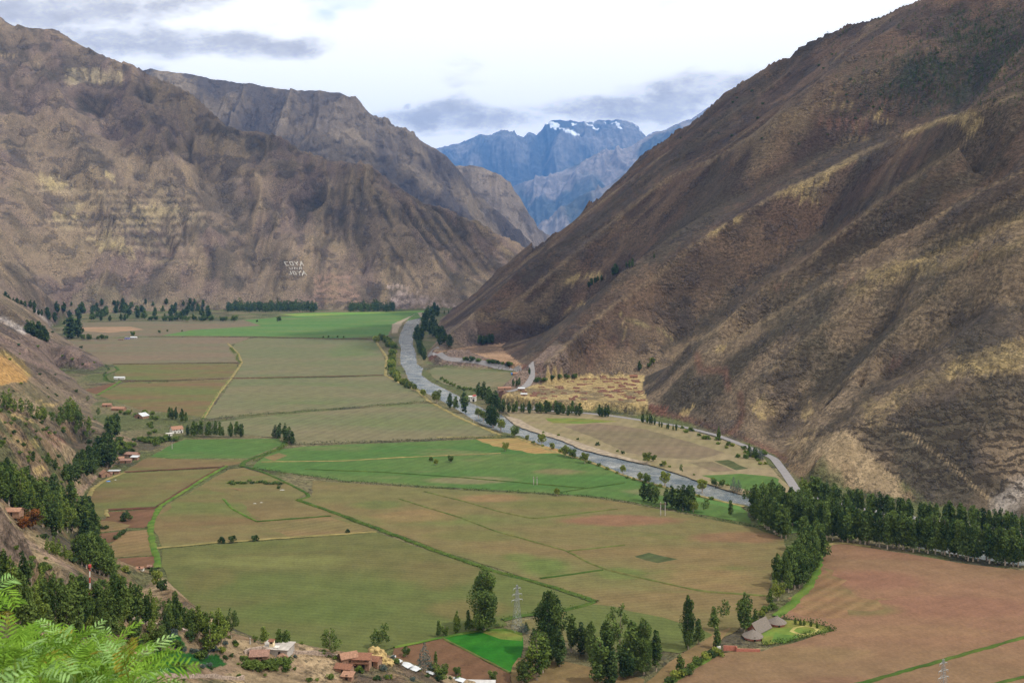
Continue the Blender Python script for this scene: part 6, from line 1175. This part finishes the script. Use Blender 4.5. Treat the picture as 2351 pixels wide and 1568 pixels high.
# striped mast
p = where(206, 1392, 300); hm = (1392 - 1297) * p.y / F; e = bpy.data.objects.new('striped_mast', None); C.objects.link(e); e.location = p; tag(e, 'slim red and white striped mast standing in the left wood', 'mast')
for i in range(7):
    bm = bmesh.new(); z0, z1 = hm * i / 7, hm * (i + 1) / 7; bmesh.ops.create_cone(bm, segments=10, radius1=.36 - .03 * i, radius2=.34 - .03 * i, depth=z1 - z0 - .02, cap_ends=True, matrix=Matrix.Translation((0, 0, (z0 + z1) / 2))); part('section', bm, M_red if i % 2 == 0 else M_white, e)
bm = bmesh.new(); bmesh.ops.create_cone(bm, segments=10, radius1=.55, radius2=.55, depth=.9, cap_ends=True, matrix=Matrix.Translation((0, 0, hm - .3))); part('antenna', bm, M_red, e)
# power line
def strut(bm, a, b, r=.07):
    a, b = Vector(a), Vector(b); d_ = (b - a).normalized(); u_ = d_.orthogonal().normalized(); v2 = d_.cross(u_); r0 = [bm.verts.new(a + (u_ * sx + v2 * sy) * r) for sx, sy in ((-1,-1),(1,-1),(1,1),(-1,1))]; r1 = [bm.verts.new(b + (u_ * sx + v2 * sy) * r) for sx, sy in ((-1,-1),(1,-1),(1,1),(-1,1))]
    for k in range(4): bm.faces.new((r0[k], r0[(k+1)%4], r1[(k+1)%4], r1[k]))
    bm.faces.new(r0[::-1]); bm.faces.new(r1)
def pylon(px, py, h, label):
    p = G(px, py); e = bpy.data.objects.new('steel_pylon', None); C.objects.link(e); e.location = p; e.rotation_euler = (0, 0, R(25)); tag(e, label, 'pylon', 'steel lattice pylons of one power line')
    W_ = lambda t: 2.0 * (1 - t) ** 1.1 + .28; bm = bmesh.new(); n_ = 9; cs = ((-1,-1),(1,-1),(1,1),(-1,1))
    for k in range(n_):
        t0, t1 = k / n_, (k + 1) / n_
        for q in range(4):
            a, b = cs[q], cs[(q + 1) % 4]; A0 = (a[0]*W_(t0), a[1]*W_(t0), t0*h); A1 = (a[0]*W_(t1), a[1]*W_(t1), t1*h); B0 = (b[0]*W_(t0), b[1]*W_(t0), t0*h); B1 = (b[0]*W_(t1), b[1]*W_(t1), t1*h)
            strut(bm, A0, A1, .075); strut(bm, A0, B1, .035); strut(bm, B0, A1, .035); strut(bm, A1, B1, .035)
    part('lattice', bm, M_steel, e)
    for z, L in ((h*.93, 2.2), (h*.80, 2.8), (h*.68, 3.2)):
        bm = bmesh.new(); strut(bm, (-L, 0, z), (L, 0, z), .09); strut(bm, (-L, 0, z), (0, 0, z + .9), .06); strut(bm, (L, 0, z), (0, 0, z + .9), .06); ca = part('crossarm', bm, M_steel, e)
        for s in (-1, 1): bm = bmesh.new(); strut(bm, (s*L, 0, z), (s*L, 0, z - 1.0), .10); part('insulator', bm, M_steel, ca)
pylon(1187, 1449, 24.5, 'grey lattice pylon standing in the big olive field beside the clover'); pylon(2166, 1643, 24.5, 'grey lattice pylon top rising at the bottom right over the ploughed field')
def pole(px, py, hp, label, two=False, gap=3.0):
    p = where(px, py); h = hp * p.y / F; e = bpy.data.objects.new('utility_pole', None); C.objects.link(e); e.location = p; tag(e, label, 'pole')
    for s in ((-1, 1) if two else (0,)): bm = bmesh.new(); bmesh.ops.create_cone(bm, segments=8, radius1=.34, radius2=.24, depth=h, cap_ends=True, matrix=Matrix.Translation((s * gap / 2, 0, h / 2))); part('post', bm, M_conc, e)
    bm = bmesh.new(); bbox(bm, -gap * .8, gap * .8, -.40, -.26, h * .86, h * .89); part('crossarm', bm, M_wood, e)
pole(1229, 1113, 19, 'double concrete pole in the green fields', True); pole(1522, 1184, 32, 'double concrete pole in front of the dark river clump', True, 3.4); pole(1882, 1266, 34, 'concrete pole at the corner of the ploughed field by the tree column', True, 2.0); pole(395, 1031, 17, 'single pole in the green field edge below the villa')
pole(1087, 972, 10, 'short pale pole among the bushes below the white river house'); pole(574, 1478, 14, 'thin pole on the crest left of the turret house')
# white stone letters laid out on the far slope
SX = lambda x: (1040 + x / 14.656) * .61224; SY = lambda y: (960 + y / 14.656) * .61224
GL = {'C1': [[(560,340),(390,350),(500,540),(640,530)]], 'O1': [[(670,340),(820,340),(910,520),(790,530),(740,500),(670,340)]], 'Y1': [[(930,320),(1050,430),(1110,330)],[(1050,430),(1110,540)]], 'A1': [[(1270,550),(1310,320),(1450,550)],[(1280,450),(1400,460)]],
 'U2': [[(640,650),(720,740),(840,740),(820,640)]], 'N2': [[(950,750),(940,640),(1090,740),(1080,640)]], 'A2': [[(1210,750),(1220,640),(1330,640),(1350,750)],[(1215,700),(1340,700)]],
 'J3': [[(710,860),(790,1020),(650,1030)]], 'O3': [[(840,860),(950,860),(1070,1030),(920,1030),(840,860)]], 'Y3': [[(1080,840),(1190,930),(1280,840)],[(1190,930),(1240,1070)]], 'A3': [[(1370,1080),(1450,850),(1620,1070)],[(1400,970),(1530,990)]]}
ORD = {'1': 'top', '2': 'small middle', '3': 'bottom'}
M_let = simple_mat('lime_washed_stone', (.44,.41,.37), var=.06)
for k_, strokes in GL.items():
    bm = bmesh.new(); o0 = None; wd = 1.5 if k_[1] != '2' else 1.1
    for st in strokes:
        for a, b in zip(st, st[1:]):
            A, B = hit(SX(a[0]), SY(a[1]), 3000), hit(SX(b[0]), SY(b[1]), 3000)
            if A is None or B is None: continue
            o0 = o0 or A.copy(); n_ = max(2, int((B - A).length / 3)); pr = None; perp = (B - A).cross(Vector((0, 1, 0))).normalized() * wd
            for i in range(n_ + 1):
                f = -.06 + 1.12 * i / n_; x = SX(a[0] + f * (b[0] - a[0])); y = SY(a[1] + f * (b[1] - a[1])); q = hit(x, y, 3000)
                if q is None: continue
                q = q - o0; up = Vector((0, -1.2, 1.0)); cur = [bm.verts.new(q + perp + up), bm.verts.new(q - perp + up), bm.verts.new(q - perp - up), bm.verts.new(q + perp - up)]
                if pr: [bm.faces.new((pr[j], pr[(j+1)%4], cur[(j+1)%4], cur[j])) for j in range(4)]
                else: bm.faces.new(cur)
                pr = cur
            if pr: bm.faces.new(pr)
    o = part('hillside_letter', bm, M_let, None); o.location = o0; tag(o, f'white letter {k_[0]} of the {ORD[k_[1]]} word on the far mountainside' + {'Y': ', third of four', 'A': ', last of its word', 'O': ', second of four', 'C': ', first of four', 'J': ', first of four'}.get(k_[0], ''), 'letter')
# ---------------------------------------------------------------- the feathery plant close to the camera
M_fr = [leaf_mat('feather_leaf', (.055,.13,.014), (.20,.34,.045)), leaf_mat('pale_feather_leaf', (.12,.25,.06), (.30,.44,.17)), leaf_mat('amber_feather_leaf', (.16,.14,.02), (.27,.24,.04))]
M_stem = simple_mat('green_stem', (.20,.28,.05))
def frond_mesh(seed, L=.26, pairs=11, curl=.5):
    rng = random.Random(seed); bm = bmesh.new(); P_ = []; a = 0
    for i in range(pairs + 2):
        t = i / (pairs + 1); P_.append(Vector((L * t * math.cos(curl * t), 0, L * t * math.sin(.6) - curl * L * t * t)))
    tube(bm, P_, [.0009 * (1 - .6 * t) for t in np.linspace(0, 1, len(P_))], 4); hue = []
    nv = len(bm.verts)
    for i in range(1, pairs + 1):
        p = P_[i]; d_ = (P_[i + 1] - P_[i]).normalized()
        for s in (-1, 1):
            l = L * .30 * math.sin(math.pi * (.18 + .72 * i / (pairs + 1))) * rng.uniform(.85, 1.1); side = Vector((0, s, 0)); dr_ = (side * .86 + d_ * .5 + Vector((0, 0, rng.uniform(-.12, .18)))).normalized(); wv = d_ * (.0016 + .010 * L)
            q = [p, p + dr_ * l * .35 + wv, p + dr_ * l * .8 + wv * .7 + Vector((0, 0, -.04 * l)), p + dr_ * l + Vector((0, 0, -.14 * l)), p + dr_ * l * .8 - wv * .7 + Vector((0, 0, -.04 * l)), p + dr_ * l * .35 - wv]
            bm.faces.new([bm.verts.new(v) for v in q])
    me = bpy.data.meshes.new('frond'); bm.to_mesh(me); at = me.attributes.new('hue', 'FLOAT', 'POINT'); at.data.foreach_set('value', [rng.uniform(.2, .8) for _ in me.vertices]); bm.free(); return me
FR = []
for mi, mt in enumerate(M_fr):
    for sd in range(3):
        me = frond_mesh(sd + 5 * mi, .125, 10, (.35, .7, 1.0)[sd]); me.materials.append(mt); FR.append((mi, me))
def feather_plant(px, py, Y, spread, n_st, label, hmax):
    """stems that fan out of the slope below the frame; tips reach the given photo pixels"""
    base = P(px, py, Y); base.z = ground_z(base.x, base.y) - .04; e = bpy.data.objects.new('feathery_shrub', None); C.objects.link(e); e.location = base; tag(e, label, 'shrub'); rng = random.Random(int(px)); cnt = 0
    for k in range(n_st):
        tip = P(px + rng.uniform(-spread, spread), rng.uniform(hmax, 1560), Y + rng.uniform(-.5, .7)) - base
        st = Vector((rng.uniform(-.1, .1), rng.uniform(-.1, .1), 0)); mid = st.lerp(tip, .5) + Vector((0, 0, .12)); A = [st.lerp(mid, t).lerp(mid.lerp(tip, t), t) for t in (0, .25, .45, .58, .68, .77, .86, .94, 1)]
        bm = bmesh.new(); tube(bm, A, [.003 * (1 - .75 * t) + .0007 for t in np.linspace(0, 1, 9)], 5); s_ = part('stem', bm, M_stem, e)
        for i in range(4, 9):
            for s in (-1, 1, 0):
                if s == 0 and i < 8: continue
                if cnt >= 98: break
                tint = rng.random(); mi = 0 if tint < .66 else (1 if tint < .95 else 2); me = rng.choice([m for q, m in FR if q == mi]); f = bpy.data.objects.new('frond', me); C.objects.link(f); f.parent = e; cnt += 1
                f.location = A[i]; f.rotation_euler = (rng.uniform(-.7, .7), rng.uniform(-.9, .3), rng.uniform(0, 6.28)); sc = rng.uniform(.75, 1.25); f.scale = (sc, sc, sc)
names = ['filling the very corner of the picture', 'just right of the corner one', 'rising highest of the near foliage', 'in the middle of the near foliage', 'at the right edge of the near foliage', 'low in front at the bottom edge', 'behind the corner one against the left edge', 'between the highest one and the right edge one', 'low at the bottom right of the near foliage', 'deep in the corner under the others']
for (px, py, Y, sp_, n_, hm), lb in zip(((30,1680,2.8,60,9,1490),(90,1690,2.9,55,9,1472),(130,1700,3.0,28,5,1452),(175,1700,3.0,50,9,1478),(262,1700,3.1,40,7,1518),(110,1700,2.6,90,9,1500),(20,1660,3.2,40,8,1470),(215,1700,3.0,50,9,1465),(300,1720,2.8,30,6,1545),(50,1720,2.5,60,9,1520)), names):
    feather_plant(px, py, Y, sp_, n_, 'feathery yellow green shrub ' + lb, hm)
feather_plant(-36, 1420, 2.7, 22, 3, 'feathery green sprig reaching in from the left edge above the corner', 1325)
# ---------------------------------------------------------------- beyond 290 of a kind the smallest join one mass
def merge_small(kind, keep, name, label):
    bpy.context.view_layer.update(); L = []
    for o in list(C.objects):
        if o.parent is None and o.name.split('.')[0] == kind: L.append((o.scale.z * (PROTO['row0'][1] if kind == 'eucalyptus_tree' else 2.3) / max(o.location.y, 1), o))
    L.sort(key=lambda t: -t[0]); V, Hh, MI, mats = [], [], [], []
    for _, o in L[keep:]:
        for c_ in ([q for q in o.children if q.name.split('.')[0] == 'crown'] or [o]):
            me = c_.data; n = len(me.vertices); a = np.empty(n * 3, np.float32); me.vertices.foreach_get('co', a); a = a.reshape(-1, 4, 3); h = np.empty(n, np.float32); me.attributes['hue'].data.foreach_get('value', h); h = h.reshape(-1, 4)
            a = a[::3]; h = h[::3]; m = a.mean(1, keepdims=True); a = m + (a - m) * 1.65; W_ = np.array(c_.matrix_world); a = a @ W_[:3, :3].T + W_[:3, 3]
            mt = me.materials[0]; 
            if mt not in mats: mats.append(mt)
            V.append(a); Hh.append(h); MI.append(np.full(len(a), mats.index(mt)))
        for q in list(o.children): bpy.data.objects.remove(q)
        bpy.data.objects.remove(o)
    if not V: return
    V = np.concatenate(V); o = mesh_obj(name, V.reshape(-1, 3), np.arange(len(V) * 4).reshape(-1, 4), None, mats=mats, midx=np.concatenate(MI)); o.data.attributes.new('hue', 'FLOAT', 'POINT').data.foreach_set('value', np.concatenate(Hh).astype(np.float32).ravel()); tag(o, label, 'vegetation', kind='stuff'); print(name, len(V))
merge_small('eucalyptus_tree', 290, 'distant_woodland', 'small distant trees scattered through the valley'); merge_small('shrub', 285, 'undergrowth', 'small bushes scattered over banks and slopes')
